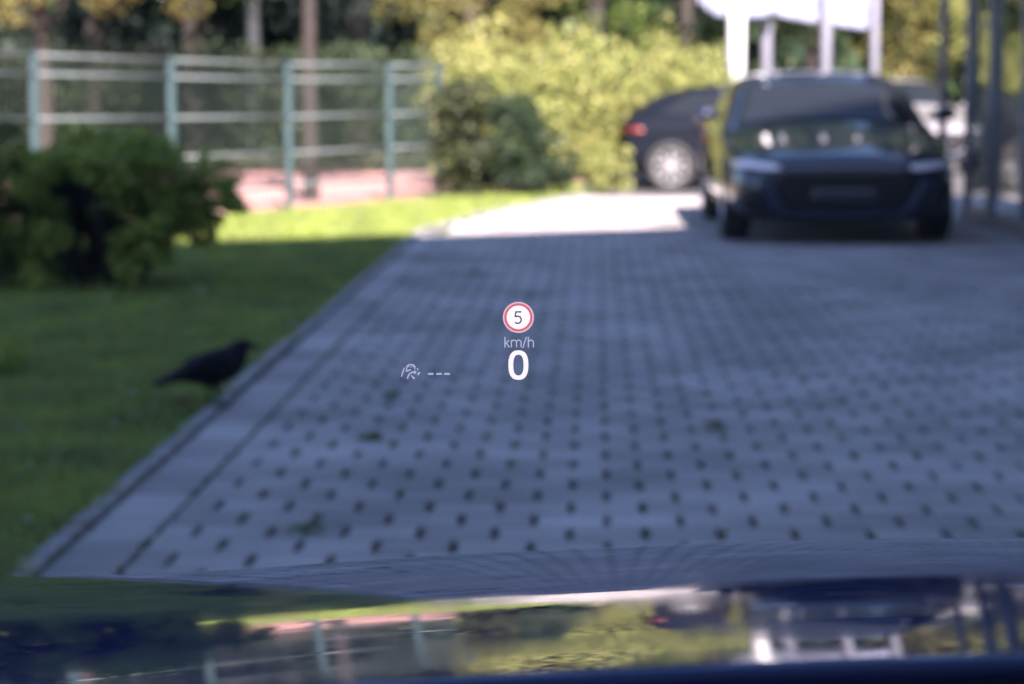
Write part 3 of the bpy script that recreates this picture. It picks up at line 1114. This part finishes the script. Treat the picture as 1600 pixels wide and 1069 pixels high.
# ------------------------------------------------------------------ glazed showroom on the right
room = tag(empty('showroom', (4.12, 22.6, 0)), 'glazed showroom corner with dark mullions at the right edge', 'building')
HH = 2.6
ys = [0, -1.12, -2.5, -3.9, -5.3, -6.7, -8.1, -9.5]
for k, y in enumerate(ys):
    box('mullion', (0, y, HH / 2), (.07, .055, HH), M['mullion'], room, .006)
for y0, y1 in zip(ys, ys[1:]):
    box('pane', (.03, (y0 + y1) / 2, HH / 2 + .1), (.012, abs(y1 - y0) - .06, HH - .3), M['pane'], room)
for k in range(4):
    box('mullion', (1.4 * (k + 1), 0, HH / 2), (.055, .07, HH), M['mullion'], room, .006)
    box('pane', (1.4 * k + .7, -.03, HH / 2 + .1), (1.31, .012, HH - .3), M['pane'], room)
box('plinth', (.05, -4.8, .06), (.14, 9.5, .12), M['mullion'], room, .01)
box('roof', (4.0, -5.0, HH + .2), (8.8, 11.2, .4), M['roof'], room, .02)
box('floor_slab', (4.2, -5.0, .02), (8.2, 9.8, .04), M['interior'], room)
box('inner_wall', (3.2, -5.0, HH / 2), (.2, 9.6, HH), M['interior'], room)

# building behind the viewer: it throws the shade over the foreground
n_dir = Vector((-.5, .866, 0))
t_dir = Vector((.866, .5, 0))
SH = 17.7
BH = 17.0
dist = BH / math.tan(SUN_EL) * math.cos(R(20))
bpos = n_dir * (SH - dist)
office = tag(empty('office_building', (bpos.x, bpos.y, 0), R(30)), 'tall pale office building behind the viewer, shading the foreground', 'building')
box('wall', (3, -5, BH / 2 - .3), (58, 10, BH - .6 + .6), M['wall'], office)
box('roof', (3, -5, BH + .05), (58.3, 10.3, .1), M['roof'], office)
wm = None
for fl in range(5):
    for k in range(18):
        x = -24 + k * 3.1
        if wm is None:
            o = box('window', (0, 0, 0), (1.7, .08, 1.7), M['bld_glass'], office, .01)
            wm = o.data
        else:
            o = link(bpy.data.objects.new('window', wm), office)
        o.location = (x, .03, 1.9 + fl * 3.2)

# ------------------------------------------------------------------ flagpoles and flags
pole_px = [(1150, 36.0, .132, 'thick white flagpole rising behind the black saloon'), (1197, 36.8, .086, 'slim pale flagpole just right of the thick white one'),
           (1290, 37.3, .086, 'pale flagpole rising behind the middle of the black saloon roof'), (1366, 37.8, .072, 'thin pale flagpole at the right end of the flags')]
for (x, d_, r_, lab) in pole_px:
    p = at(x, 100, d_)
    t = tag(empty('flagpole', (p.x, p.y, -.12)), lab, 'flagpole', 'white flagpoles behind the parked cars')
    tube('pole', [(0, 0, 0), (0, 0, 3), (0, 0, 7.2)], [r_, r_ * .95, r_ * .7], M['thick_pole' if r_ > .1 else 'white_pole'], t, 16)
    tube('base_plate', [(0, 0, 0), (0, 0, .03)], .2, M['steel'], t, 16)
    tube('finial', [(0, 0, 7.2), (0, 0, 7.25), (0, 0, 7.3)], [r_ * .6, r_ * .9, r_ * .3], M['chrome'], t, 10)


def flag(p0, p1, z0, z1, sag, lab, tail=0.0, seed=0):
    """cloth hung between two points, with folds; z of the lower edge at each end"""
    rs = random.Random(seed)
    nx_, nz_ = 26, 22
    top = 3.6
    d = (p1 - p0)
    nrm = Vector((-d.y, d.x, 0)).normalized()
    V, Fc = [], []
    ph = rs.uniform(0, 6)
    for j in range(nz_ + 1):
        s = j / nz_
        for i in range(nx_ + 1):
            q = i / nx_
            zb = z0 + (z1 - z0) * q - sag * math.sin(math.pi * q)
            z = zb + (top - zb) * s
            b = p0 + d * q + nrm * (0.07 * math.sin(q * 9 + ph + s * 1.2) * (1 - .5 * s) + .03 * math.sin(q * 23 + s * 5))
            V.append((b.x - p0.x, b.y - p0.y, z))
    for j in range(nz_):
        for i in range(nx_):
            a = j * (nx_ + 1) + i
            Fc.append((a, a + 1, a + nx_ + 2, a + nx_ + 1))
    f = mesh_obj('flag', V, Fc, M['flag'], None, True)
    f.location = (p0.x, p0.y, 0)
    md = f.modifiers.new('t', 'SOLIDIFY')
    md.thickness = .003
    tag(f, lab, 'flag', 'white flags on the poles')
    return f


fl1 = flag(at(1092, 4, 36.0), at(1146, 20, 36.0), at(1092, 4, 36.0).z, at(1146, 24, 36.0).z, .10, 'white flag hanging left of the thick flagpole', seed=1)
fl2 = flag(at(1156, 25, 35.9), at(1226, 20, 36.4), at(1156, 28, 35.9).z, at(1226, 8, 36.4).z, .08, 'white flag hanging between the thick flagpole and the next pole', seed=2)
fl3 = flag(at(1200, 22, 37.0), at(1288, 36, 37.4), at(1200, 22, 37.0).z, at(1288, 37, 37.4).z, .02, 'white flag hanging left of the middle flagpole', seed=3)
fl4 = flag(at(1292, 38, 37.5), at(1368, 46, 37.9), at(1292, 38, 37.5).z, at(1368, 47, 37.9).z, .02, 'white printed flag at the right end of the row of flags', seed=4)
for fobj in (fl3, fl4):
    # pale blue lettering strokes along the foot of the flag, cut off by the frame in the photo
    me = fobj.data
    nx_ = 26
    V, Fc = [], []
    for i0 in (4, 7, 10, 13, 16, 19, 22):
        for (c0, c1) in ((i0, i0 + 1),):
            o = len(V)
            for jj in (3, 5):
                for ii in (c0, c1):
                    p = me.vertices[jj * (nx_ + 1) + ii].co
                    V.append((p.x, p.y - .02, p.z))
            Fc.append((o, o + 1, o + 3, o + 2))
    tag(mesh_obj('lettering', V, Fc, M['flag_print'], fobj), kind='stuff')

# grey lamp post and a slim post before the showroom
p = at(1471, 300, 24.0)
t = tag(empty('post', (p.x, p.y, 0)), 'slim grey post beside the right mirror of the black saloon', 'post')
tube('pole', [(0, 0, 0), (0, 0, 5.5)], [.042, .038], M['steel'], t, 14)
tube('base_plate', [(0, 0, 0), (0, 0, .02)], .11, M['steel'], t, 14)

# ------------------------------------------------------------------ hedges, shrubs and trees
# tall sunlit hedge
hl, hr = at(700, 300, 29.5), at(1126, 300, 34.5)
cl = []
for k in range(95):
    t_ = k / 94
    c = hl.lerp(hr, t_)
    hz = 1.50 + .16 * math.sin(t_ * 19) + .10 * math.sin(t_ * 43 + 1)
    for q in range(5):
        zz = .15 + (hz - .1) * (q + random.uniform(0, .8)) / 5
        cl.append((np.array((c.x + random.uniform(-.15, .15), c.y + random.uniform(-.35, .35), zz)), (.25, .28, .24)))
    for _ in range(2):
        hs = random.uniform(.08, .30)
        cl.append((np.array((c.x + random.uniform(-.1, .1), c.y + random.uniform(-.3, .2), hz + hs * .7)), (.05, .05, hs)))
hp = Vector((hl.x, hl.y, -.1))
cl = [(c - np.array(hp), r) for c, r in cl]
shrub('hedge', 'tall sunlit yellow green hedge behind the dark hatchback', hp, cl, 30000, .085, 'leaf_gold', [((c[0][0]), c[0][1], c[0][2]) for c in cl[::24]], 'hedge')
# dark rounded bush in front of it
bp_ = gp(790, 307)
cl = blob_clumps((0, .4, .55), (.52, .5, .60), 60, .16, .05) + blob_clumps((.30, .3, .25), (.42, .4, .26), 24, .13, .05) + blob_clumps((-.22, .4, .35), (.32, .4, .36), 20, .14, .05)
shrub('bush', 'dark green rounded bush at the left end of the yellow green hedge', bp_, cl, 13000, .06, 'leaf_dark', [(.1, .3, .7), (-.2, .3, .6), (.35, .3, .4)])
cl = blob_clumps((0, 0, .30), (.30, .25, .32), 16, .10, .04)
shrub('bush', 'low yellow flecked shrub beside the hatchback rear wheel', at(955, 292, 28.6) - Vector((0, 0, .12)), cl, 900, .06, 'leaf_gold', [(.1, 0, .3), (-.1, 0, .3)])

cl = blob_clumps((0, .1, .72), (.26, .3, .72), 44, .15, .05)
shrub('bush', 'loose olive shrub where the fence meets the dark rounded bush', gp(722, 309), cl, 7000, .06, 'leaf_olive', [(.1, .1, 1.1), (-.1, .1, 1.0), (0, .1, 1.3)])

# near shrub on the lawn, hollow in the middle with bare stems
sb = gp(185, 452)


def loc_px(x, y, d_): return np.array(at(x, y, d_) - sb)


cl = []
for (x, y, r_, d_) in [(40, 250, .17, 15.2), (95, 235, .18, 15.4), (150, 232, .18, 15.2), (205, 240, .19, 15.3), (255, 255, .18, 15.2), (300, 272, .17, 15.3), (338, 305, .13, 15.2), (360, 325, .08, 15.1),
                       (30, 300, .17, 15.0), (60, 340, .15, 15.2), (20, 390, .14, 15.0), (70, 400, .13, 15.5), (200, 290, .16, 15.0), (235, 320, .15, 15.1), (280, 330, .13, 15.2), (215, 360, .12, 14.9), (255, 375, .11, 15.2),
                       (195, 405, .11, 15.0), (240, 410, .09, 15.1), (170, 330, .09, 15.6), (300, 365, .09, 15.4), (10, 350, .16, 15.0), (45, 375, .15, 14.9), (85, 370, .10, 14.9), (225, 395, .12, 14.9), (260, 345, .12, 15.0), (320, 340, .10, 15.2), (180, 265, .15, 14.9), (130, 255, .14, 14.9), (70, 265, .15, 14.9), (60, 430, .10, 14.8), (200, 430, .09, 14.9), (345, 290, .10, 15.2), (366, 318, .08, 15.2), (320, 370, .07, 15.3), (340, 345, .07, 15.3)]:
    c = loc_px(x, y, d_)
    for k in range(5):
        cl.append((c + rng.uniform(-.85, .85, size=3) * r_ * np.array((1, 1, .6)), (r_ * .62, r_ * .62, r_ * .5)))
stems = [loc_px(40, 260, 15.2), loc_px(110, 250, 15.3), loc_px(150, 250, 15.2), loc_px(180, 260, 15.4), loc_px(220, 270, 15.1), loc_px(270, 280, 15.2), loc_px(320, 310, 15.2), loc_px(90, 330, 15.3), loc_px(260, 370, 15.2), loc_px(30, 320, 15)]
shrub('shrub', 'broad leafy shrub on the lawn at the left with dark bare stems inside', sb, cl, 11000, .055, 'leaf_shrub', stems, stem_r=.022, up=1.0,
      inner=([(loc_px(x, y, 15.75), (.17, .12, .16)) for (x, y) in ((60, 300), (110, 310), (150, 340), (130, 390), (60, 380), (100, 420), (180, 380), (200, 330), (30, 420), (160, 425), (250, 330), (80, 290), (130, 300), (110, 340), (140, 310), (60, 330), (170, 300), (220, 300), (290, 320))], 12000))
# darker shrub at the left frame edge
e0 = gp(-10, 455)
cl = blob_clumps((-.15, .1, .62), (.26, .3, .48), 26, .12, .08) + blob_clumps((-.02, -.1, .3), (.2, .2, .3), 12, .1, .05)
shrub('shrub', 'darker shrub cut off by the left edge behind the broad leafy shrub', e0, cl, 4500, .055, 'leaf_mid', [(-.1, .1, .9), (-.2, 0, .7), (0, 0, .5)], up=.8)
e0 = gp(8, 590)
cl = blob_clumps((-.03, 0, .10), (.12, .1, .11), 10, .05, .02)
shrub('plant', 'small leafy plant at the left edge of the lawn', e0, cl, 500, .035, 'leaf_shrub', [(-.05, 0, .15), (.05, 0, .12)], 'plant', stem_r=.006)

# clipped hedge beyond the court
h0 = Vector((-11.5, 34.6, 0))
cl = []
for k in range(150):
    x = 10.8 * k / 149
    for q in range(4):
        cl.append((np.array((x, random.uniform(-.3, .3), .2 + q * .42 + random.uniform(-.1, .1))), (.28, .35, .27)))
shrub('hedge', 'dark clipped hedge on the far side of the red court', h0, cl, 26000, .10, 'leaf_hedge', [(c[0][0], 0, 1.0) for c in cl[::40]], 'hedge')

# trees: position, trunk, crown, leaves


def tp(x, d_, z=0): 
    p = at(x, 200, d_)
    return (p.x, p.y, z)


tree('tree', 'slender dark trunked tree just behind the fence', tp(485, 26.4), .075, 4.5, (0, .2, 5.4), (1.7, 1.7, 1.8), 5000, .10, 'leaf_mid', nclump=36, cr=.5)
tree('tree', 'golden leaved tree at the upper left beyond the fence', tp(66, 31), .10, 3.2, (.55, -.2, 3.55), (2.1, 1.4, 1.8), 15000, .085, 'leaf_amber', nclump=60, cr=.36)
tree('tree', 'golden leaved tree above the left end of the sunlit hedge', tp(735, 38), .12, 3.0, (.1, -.2, 2.9), (1.4, 1.2, 1.9), 11000, .085, 'leaf_amber', nclump=70, cr=.33)
tree('tree', 'pale trunked tree in the dark wood behind the clipped hedge', tp(395, 42), .11, 6, (0, 0, 6.2), (2.6, 2.4, 3.4), 7000, .14, 'leaf_mid', 'bark_pale', 60, .7)
tree('tree', 'dark conifer behind the middle of the fence', tp(300, 46), .18, 8, (0, 0, 7.6), (2.7, 2.2, 7.4), 20000, .16, 'leaf_black', nclump=110, cr=.6)
tree('tree', 'dark conifer behind the slender trunk', tp(560, 46), .18, 8, (0, 0, 7.6), (2.5, 2.2, 7.4), 20000, .16, 'leaf_black', nclump=110, cr=.6)
tree('tree', 'dark conifer left of the pale trunk', tp(150, 47), .18, 8, (0, 0, 7.6), (2.5, 2.2, 7.4), 18000, .16, 'leaf_black', nclump=100, cr=.6)
tree('tree', 'green tree behind the middle of the sunlit hedge', tp(930, 42), .16, 5, (0, 0, 7.6), (3.0, 2.4, 6.6), 14000, .13, 'leaf_mid', nclump=70, cr=.55)
tree('tree', 'dark green tree left of the flagpoles', tp(1070, 45), .16, 6, (0, 0, 7.4), (2.6, 2.2, 7.2), 18000, .13, 'leaf_dark', nclump=80, cr=.5)
tree('tree', 'dark green tree behind the flagpoles', tp(1270, 44), .16, 6, (0, 0, 7.4), (2.6, 2.2, 7.2), 18000, .13, 'leaf_hedge', nclump=80, cr=.5)
tree('tree', 'golden tree right of the flags behind the white car', tp(1430, 43), .15, 4, (0, 0, 3.4), (1.5, 1.4, 2.2), 10000, .10, 'leaf_amber', nclump=70, cr=.4)
tree('tree', 'yellow green tree at the upper right behind the showroom', tp(1580, 42), .15, 4, (.2, 0, 3.0), (1.4, 1.3, 2.4), 10000, .10, 'leaf_gold', nclump=70, cr=.4)
# the wood behind, reading as one dark mass
P = np.stack([rng.uniform(-26, 26, 110000), rng.uniform(54, 62, 110000), rng.uniform(0, 1, 110000) ** 1.2 * 32], axis=1)
P[:, 2] *= (0.72 + .28 * np.sin(P[:, 0] * .9) * np.sin(P[:, 0] * .37 + 1))
tag(leaf_mesh('woodland', P, .62, M['leaf_dark'], None, aspect=.7), 'dark far woodland behind the trees', 'woodland', kind='stuff')

# ------------------------------------------------------------------ grass


def grass(n, region, h0_, h1_, wid):
    V = np.empty((n, 3, 3))
    P = region(n)
    n = len(P)
    V = np.empty((n, 3, 3))
    a = rng.uniform(0, 2 * np.pi, n)
    h = rng.uniform(h0_, h1_, n)
    w_ = wid * rng.uniform(.7, 1.3, n)
    V[:, 0] = P; V[:, 1] = P; V[:, 2] = P
    V[:, 0, 0] -= np.cos(a) * w_; V[:, 0, 1] -= np.sin(a) * w_
    V[:, 1, 0] += np.cos(a) * w_; V[:, 1, 1] += np.sin(a) * w_
    V[:, 2, 2] += h
    V[:, 2, :2] += rng.normal(size=(n, 2)) * h[:, None] * .8
    me = bpy.data.meshes.new('grass')
    me.vertices.add(n * 3)
    me.vertices.foreach_set('co', V.reshape(-1).astype(np.float32))
    me.loops.add(n * 3)
    me.loops.foreach_set('vertex_index', np.arange(n * 3, dtype=np.int32))
    me.polygons.add(n)
    me.polygons.foreach_set('loop_start', np.arange(0, n * 3, 3, dtype=np.int32))
    me.polygons.foreach_set('loop_total', np.full(n, 3, dtype=np.int32))
    me.materials.append(M['grass'])
    me.update(calc_edges=True)
    return me


fdir = Vector((step[0], step[1], 0)).normalized()


def lawn_region(n):
    y = 5.5 + (30 - 5.5) * rng.uniform(0, 1, n * 2) ** 1.35
    lu = np.array([left_u(q) for q in y])
    lim = (lu - .052 + .05 * np.sin(y * 5.3) * np.sin(y * 2.1 + 1) ** 2) * cy_ + y * sy_
    x = lim - rng.uniform(0, 1, n * 2) ** .9 * (1.0 + .16 * y)
    # keep this side of the fence
    rel = (x - pb[0][0]) * fdir.y - (y - pb[0][1]) * fdir.x
    k = rel > .05
    # patchiness
    pat = np.sin(x * 3.1 + y * 1.3) * np.sin(x * 1.2 - y * 2.3) + rng.normal(size=len(x)) * .8
    k &= pat > -1.1
    x, y = x[k][:n], y[k][:n]
    return np.stack([x, y, np.zeros(len(x))], axis=1)


g = link(bpy.data.objects.new('grass', grass(170000, lawn_region, .02, .06, .0045)))
tag(g, 'short mown grass of the lawn beside the paving', 'grass', kind='stuff')

# moss along the joints, then single weed tufts
tag(leaf_mesh('joint_moss', np.array(mq), .022, M['moss'], paving, up_bias=.6), kind='stuff')
for (x, y, s, lab) in [(580, 688, .05, 'small brownish weed in the paving joints below the display icon'), (480, 832, .045, 'green weed tuft in the paving joints at the lower left'),
                       (745, 428, .07, 'weed tuft in the paving far ahead above the speed display'), (612, 622, .035, 'little weed in the paving just below the display dashes'), (1115, 672, .05, 'weed tuft in the paving on the right below the black saloon')]:
    p = gp(x, y)
    n_ = 60
    q = np.stack([rng.normal(0, s * .5, n_), rng.normal(0, s * .8, n_), rng.uniform(.002, .02, n_)], axis=1)
    o = leaf_mesh('weed', q, .022, M['moss'], None, up_bias=.6)
    o.location = p
    tag(o, lab, 'weed', 'weeds in the paving joints')
q = lawn_region(700)
q[:, 2] = rng.uniform(.02, .05, len(q))
tag(leaf_mesh('fallen_leaves', q, .035, M['litter'], None, up_bias=1.5, aspect=.7), 'scattered pale and brown fallen leaves in the lawn', 'leaves', kind='stuff')
# dry leaf lying in the grass by the crow
p = gp(286, 640)
V = [(-.05, 0, .03), (-.02, .03, .045), (.03, .028, .05), (.06, 0, .035), (.03, -.028, .045), (-.02, -.03, .04), (0, 0, .028)]
o = mesh_obj('dry_leaf', V, [(0, 1, 6), (1, 2, 6), (2, 3, 6), (3, 4, 6), (4, 5, 6), (5, 0, 6)], M['dry_leaf'])
o.location = p
tag(o, 'reddish brown dry leaf in the grass under the crow', 'leaf')

# ------------------------------------------------------------------ crow
cpnt = gp(337, 637)
crow = tag(empty('crow', (cpnt.x, cpnt.y, .003), R(40)), 'black crow standing on the kerb at the lawn edge, tail to the left', 'crow')
crow.scale = (1.12,) * 3
spine = [((-.245, .098), .020, .006), ((-.20, .108), .030, .010), ((-.14, .122), .034, .018), ((-.09, .130), .044, .036), ((-.04, .134), .054, .050), ((.01, .140), .058, .055), ((.055, .152), .052, .052),
         ((.085, .172), .038, .041), ((.100, .190), .030, .032), ((.113, .203), .028, .028), ((.130, .207), .020, .020), ((.142, .206), .011, .012), ((.165, .203), .007, .008), ((.188, .196), .002, .003)]
n = 16
V, Fc = [], []
for i, ((x, z), wy, wz) in enumerate(spine):
    a = spine[max(0, i - 1)][0]; b = spine[min(len(spine) - 1, i + 1)][0]
    dx, dz = b[0] - a[0], b[1] - a[1]
    l_ = math.hypot(dx, dz); nxx, nzz = -dz / l_, dx / l_
    for k in range(n):
        t_ = 2 * math.pi * k / n
        V.append((x + nxx * wz * 1.15 * math.sin(t_), 1.15 * wy * math.cos(t_), z + nzz * wz * 1.15 * math.sin(t_)))
for i in range(len(spine) - 1):
    for k in range(n):
        k2 = (k + 1) % n
        Fc.append((i * n + k, i * n + k2, (i + 1) * n + k2, (i + 1) * n + k))
Fc.append(tuple(range(n))[::-1]); Fc.append(tuple((len(spine) - 1) * n + k for k in range(n)))
parts = [(V, Fc)]
for s in (-1, 1):
    parts.append(tube_data([(-.01, s * .028, .115), (-.022, s * .03, .075), (-.012, s * .03, .06)], [.024, .014, .006], 10))
    parts.append(tube_data([(-.012, s * .03, .062), (.002, s * .03, .006)], [.0048, .004], 8))
    for a in (-.45, 0, .45, math.pi):
        e_ = (.002 + .042 * math.cos(a), s * .03 + .042 * math.sin(a), .004)
        parts.append(tube_data([(.002, s * .03, .007), ((.002 + e_[0]) / 2, (s * .03 + e_[1]) / 2, .009), e_], [.004, .0035, .0015], 6))
v, f = merge(parts)
body = mesh_obj('body', v, f, M['feather'], crow, True)
for s in (-1, 1):
    wv, wf = tube_data([(.055, s * .046, .158), (.01, s * .058, .150), (-.06, s * .052, .140), (-.13, s * .034, .122), (-.20, s * .012, .110)], [(.010, .018), (.014, .040), (.013, .036), (.010, .022), (.003, .006)], 12)
    mesh_obj('wing', wv, wf, M['feather'], crow, True)
    eyv, eyf = tube_data([(.118, s * .024, .209), (.118, s * .028, .209)], .004, 8)
    mesh_obj('eye', eyv, eyf, M['beak'], crow)

# ------------------------------------------------------------------ head-up display: its image stands in the air ahead of the car
hud_c = at(800, 534.5, FOCUS)
hud = empty('head_up_display', hud_c)
hud.rotation_euler = (-PITCH, 0, 0)
tag(hud, 'lit head-up display image with speed limit sign and zero speed', 'display')
PXM = FOCUS / F_PX


def hp_(x, y, z=0.0):
    """display pixel -> local metres (image plane is local XZ, z = towards the viewer)"""
    return ((x - CX) * PXM, -z, -(y - CY) * PXM)


def disc(name, cx, cy, r0, r1, mat, parent, z=0.0, n=64):
    V, Fc = [], []
    for k in range(n):
        t_ = 2 * math.pi * k / n
        V.append(hp_(cx + r1 * math.cos(t_), cy + r1 * math.sin(t_), z))
        if r0 > 0: V.append(hp_(cx + r0 * math.cos(t_), cy + r0 * math.sin(t_), z))
    if r0 > 0:
        for k in range(n):
            k2 = (k + 1) % n
            Fc.append((2 * k, 2 * k2, 2 * k2 + 1, 2 * k + 1))
    else: Fc.append(tuple(range(n)))
    return mesh_obj(name, V, Fc, mat, parent)


def stroke_data(pts, wd, z=0.0, closed=False):
    """flat stroke of constant width along a polyline, round joints"""
    V, Fc = [], []
    m = len(pts)
    seg = list(range(m if closed else m - 1))
    L_, R_ = [], []
    for i in range(m):
        a = pts[(i - 1) % m] if (closed or i > 0) else pts[i]
        b = pts[(i + 1) % m] if (closed or i < m - 1) else pts[i]
        dx, dy = b[0] - a[0], b[1] - a[1]
        l_ = math.hypot(dx, dy) or 1
        w2 = (wd[i] if hasattr(wd, '__len__') else wd) / 2
        # mitre
        k = 1.0
        if a != pts[i] and b != pts[i]:
            ux, uy = pts[i][0] - a[0], pts[i][1] - a[1]
            lu_ = math.hypot(ux, uy) or 1
            cs = (ux * dx + uy * dy) / (lu_ * l_)
            k = 1 / max(.5, cs)
        nx__, ny__ = -dy / l_ * w2 * k, dx / l_ * w2 * k
        V.append(hp_(pts[i][0] + nx__, pts[i][1] + ny__, z))
        V.append(hp_(pts[i][0] - nx__, pts[i][1] - ny__, z))
    for i in seg:
        j = (i + 1) % m
        Fc.append((2 * i, 2 * j, 2 * j + 1, 2 * i + 1))
    return V, Fc


def stroke(name, lst, mat, parent, z=0.0):
    v, f = merge([stroke_data(p, wd, z, cl_) for (p, wd, cl_) in lst])
    return mesh_obj(name, v, f, mat, parent)


def arc(cx, cy, rx, ry, a0_, a1_, n=16):
    return [(cx + rx * math.cos(R(a0_ + (a1_ - a0_) * i / n)), cy + ry * math.sin(R(a0_ + (a1_ - a0_) * i / n))) for i in range(n + 1)]


sg = disc('speed_limit_sign', 810, 496, 0, 18.4, M['hud_white'], hud)
disc('red_ring', 810, 496, 18.4, 22.0, M['hud_red'], sg)
disc('pale_rim', 810, 496, 22.0, 24.3, M['hud_pink'], sg)
stroke('digit', [([(814.5, 487.5), (806, 487.5), (805, 495.2)] + arc(809, 499.8, 5.4, 5.6, -118, 138, 20), 2.2, False)], M['hud_ink'], sg, .0012)
# km/h
km = stroke('unit_text', [
    ([(789, 526.5), (789, 543)], 1.7, False), ([(795.5, 531.5), (789.3, 537.5)], 1.5, False), ([(791, 536), (796, 543)], 1.6, False),
    ([(799, 531.5), (799, 543)], 1.6, False), ([(799, 543 - 7)] + arc(803, 535.5, 4, 4, 180, 360, 10) + [(807, 543)], 1.5, False), ([(807, 536)] + arc(810.6, 535.5, 3.6, 4, 180, 360, 10) + [(814.2, 543)], 1.5, False),
    ([(822.5, 526.5), (816.8, 544)], 1.5, False),
    ([(825.5, 526.5), (825.5, 543)], 1.7, False), ([(825.5, 536)] + arc(829.6, 535.8, 4, 4.2, 180, 360, 10) + [(833.6, 543)], 1.6, False)], M['hud_soft'], hud)
# 0 : outer and inner rounded outlines
no = 72
V, Fc = [], []
for k in range(no):
    t_ = 2 * math.pi * k / no
    c, s = math.cos(t_), math.sin(t_)
    e_ = 2 / 2.5
    V.append(hp_(810 + 15.6 * math.copysign(abs(c) ** e_, c), 570.5 + 23 * math.copysign(abs(s) ** e_, s)))
    V.append(hp_(810 + 8.0 * math.copysign(abs(c) ** e_, c), 570.5 + 16.2 * math.copysign(abs(s) ** e_, s)))
for k in range(no):
    k2 = (k + 1) % no
    Fc.append((2 * k, 2 * k2, 2 * k2 + 1, 2 * k + 1))
mesh_obj('speed_digit', V, Fc, M['hud_white'], hud)
# assist icon: lane mark, little car, arrow, marks
ic = stroke('assist_icon', [
    ([(632, 574.5), (627, 588.5)], 1.9, False),
    (arc(642, 574, 6.2, 4.2, 180, 360, 12), 2.4, False),
    ([(635.5, 573), (635.2, 580), (642.5, 577.5)], 1.9, False), ([(648.2, 573), (648, 577.5)], 1.9, False),
    ([(638, 573.3), (646.5, 573.3)], 1.0, False),
    ([(636.5, 592), (638, 587), (641, 583.5), (645, 581.3), (650.5, 580.3)], 2.2, False), ([(646, 582), (648, 583.5), (650, 581)], 1.8, False),
    ([(642.5, 586.5), (647.5, 592)], [1.5, 3.2], False),
    ([(652, 575), (653, 578.5)], 1.8, False), ([(655.5, 581.5), (653, 586)], 2.8, False)], M['hud_icon'], hud)
tag(ic, kind='stuff')
for x in (673, 686, 698.5):
    stroke('dash', [([(x - 4.4, 584.3), (x + 4.4, 584.3)], 3.0, False)], M['hud_icon'], hud)
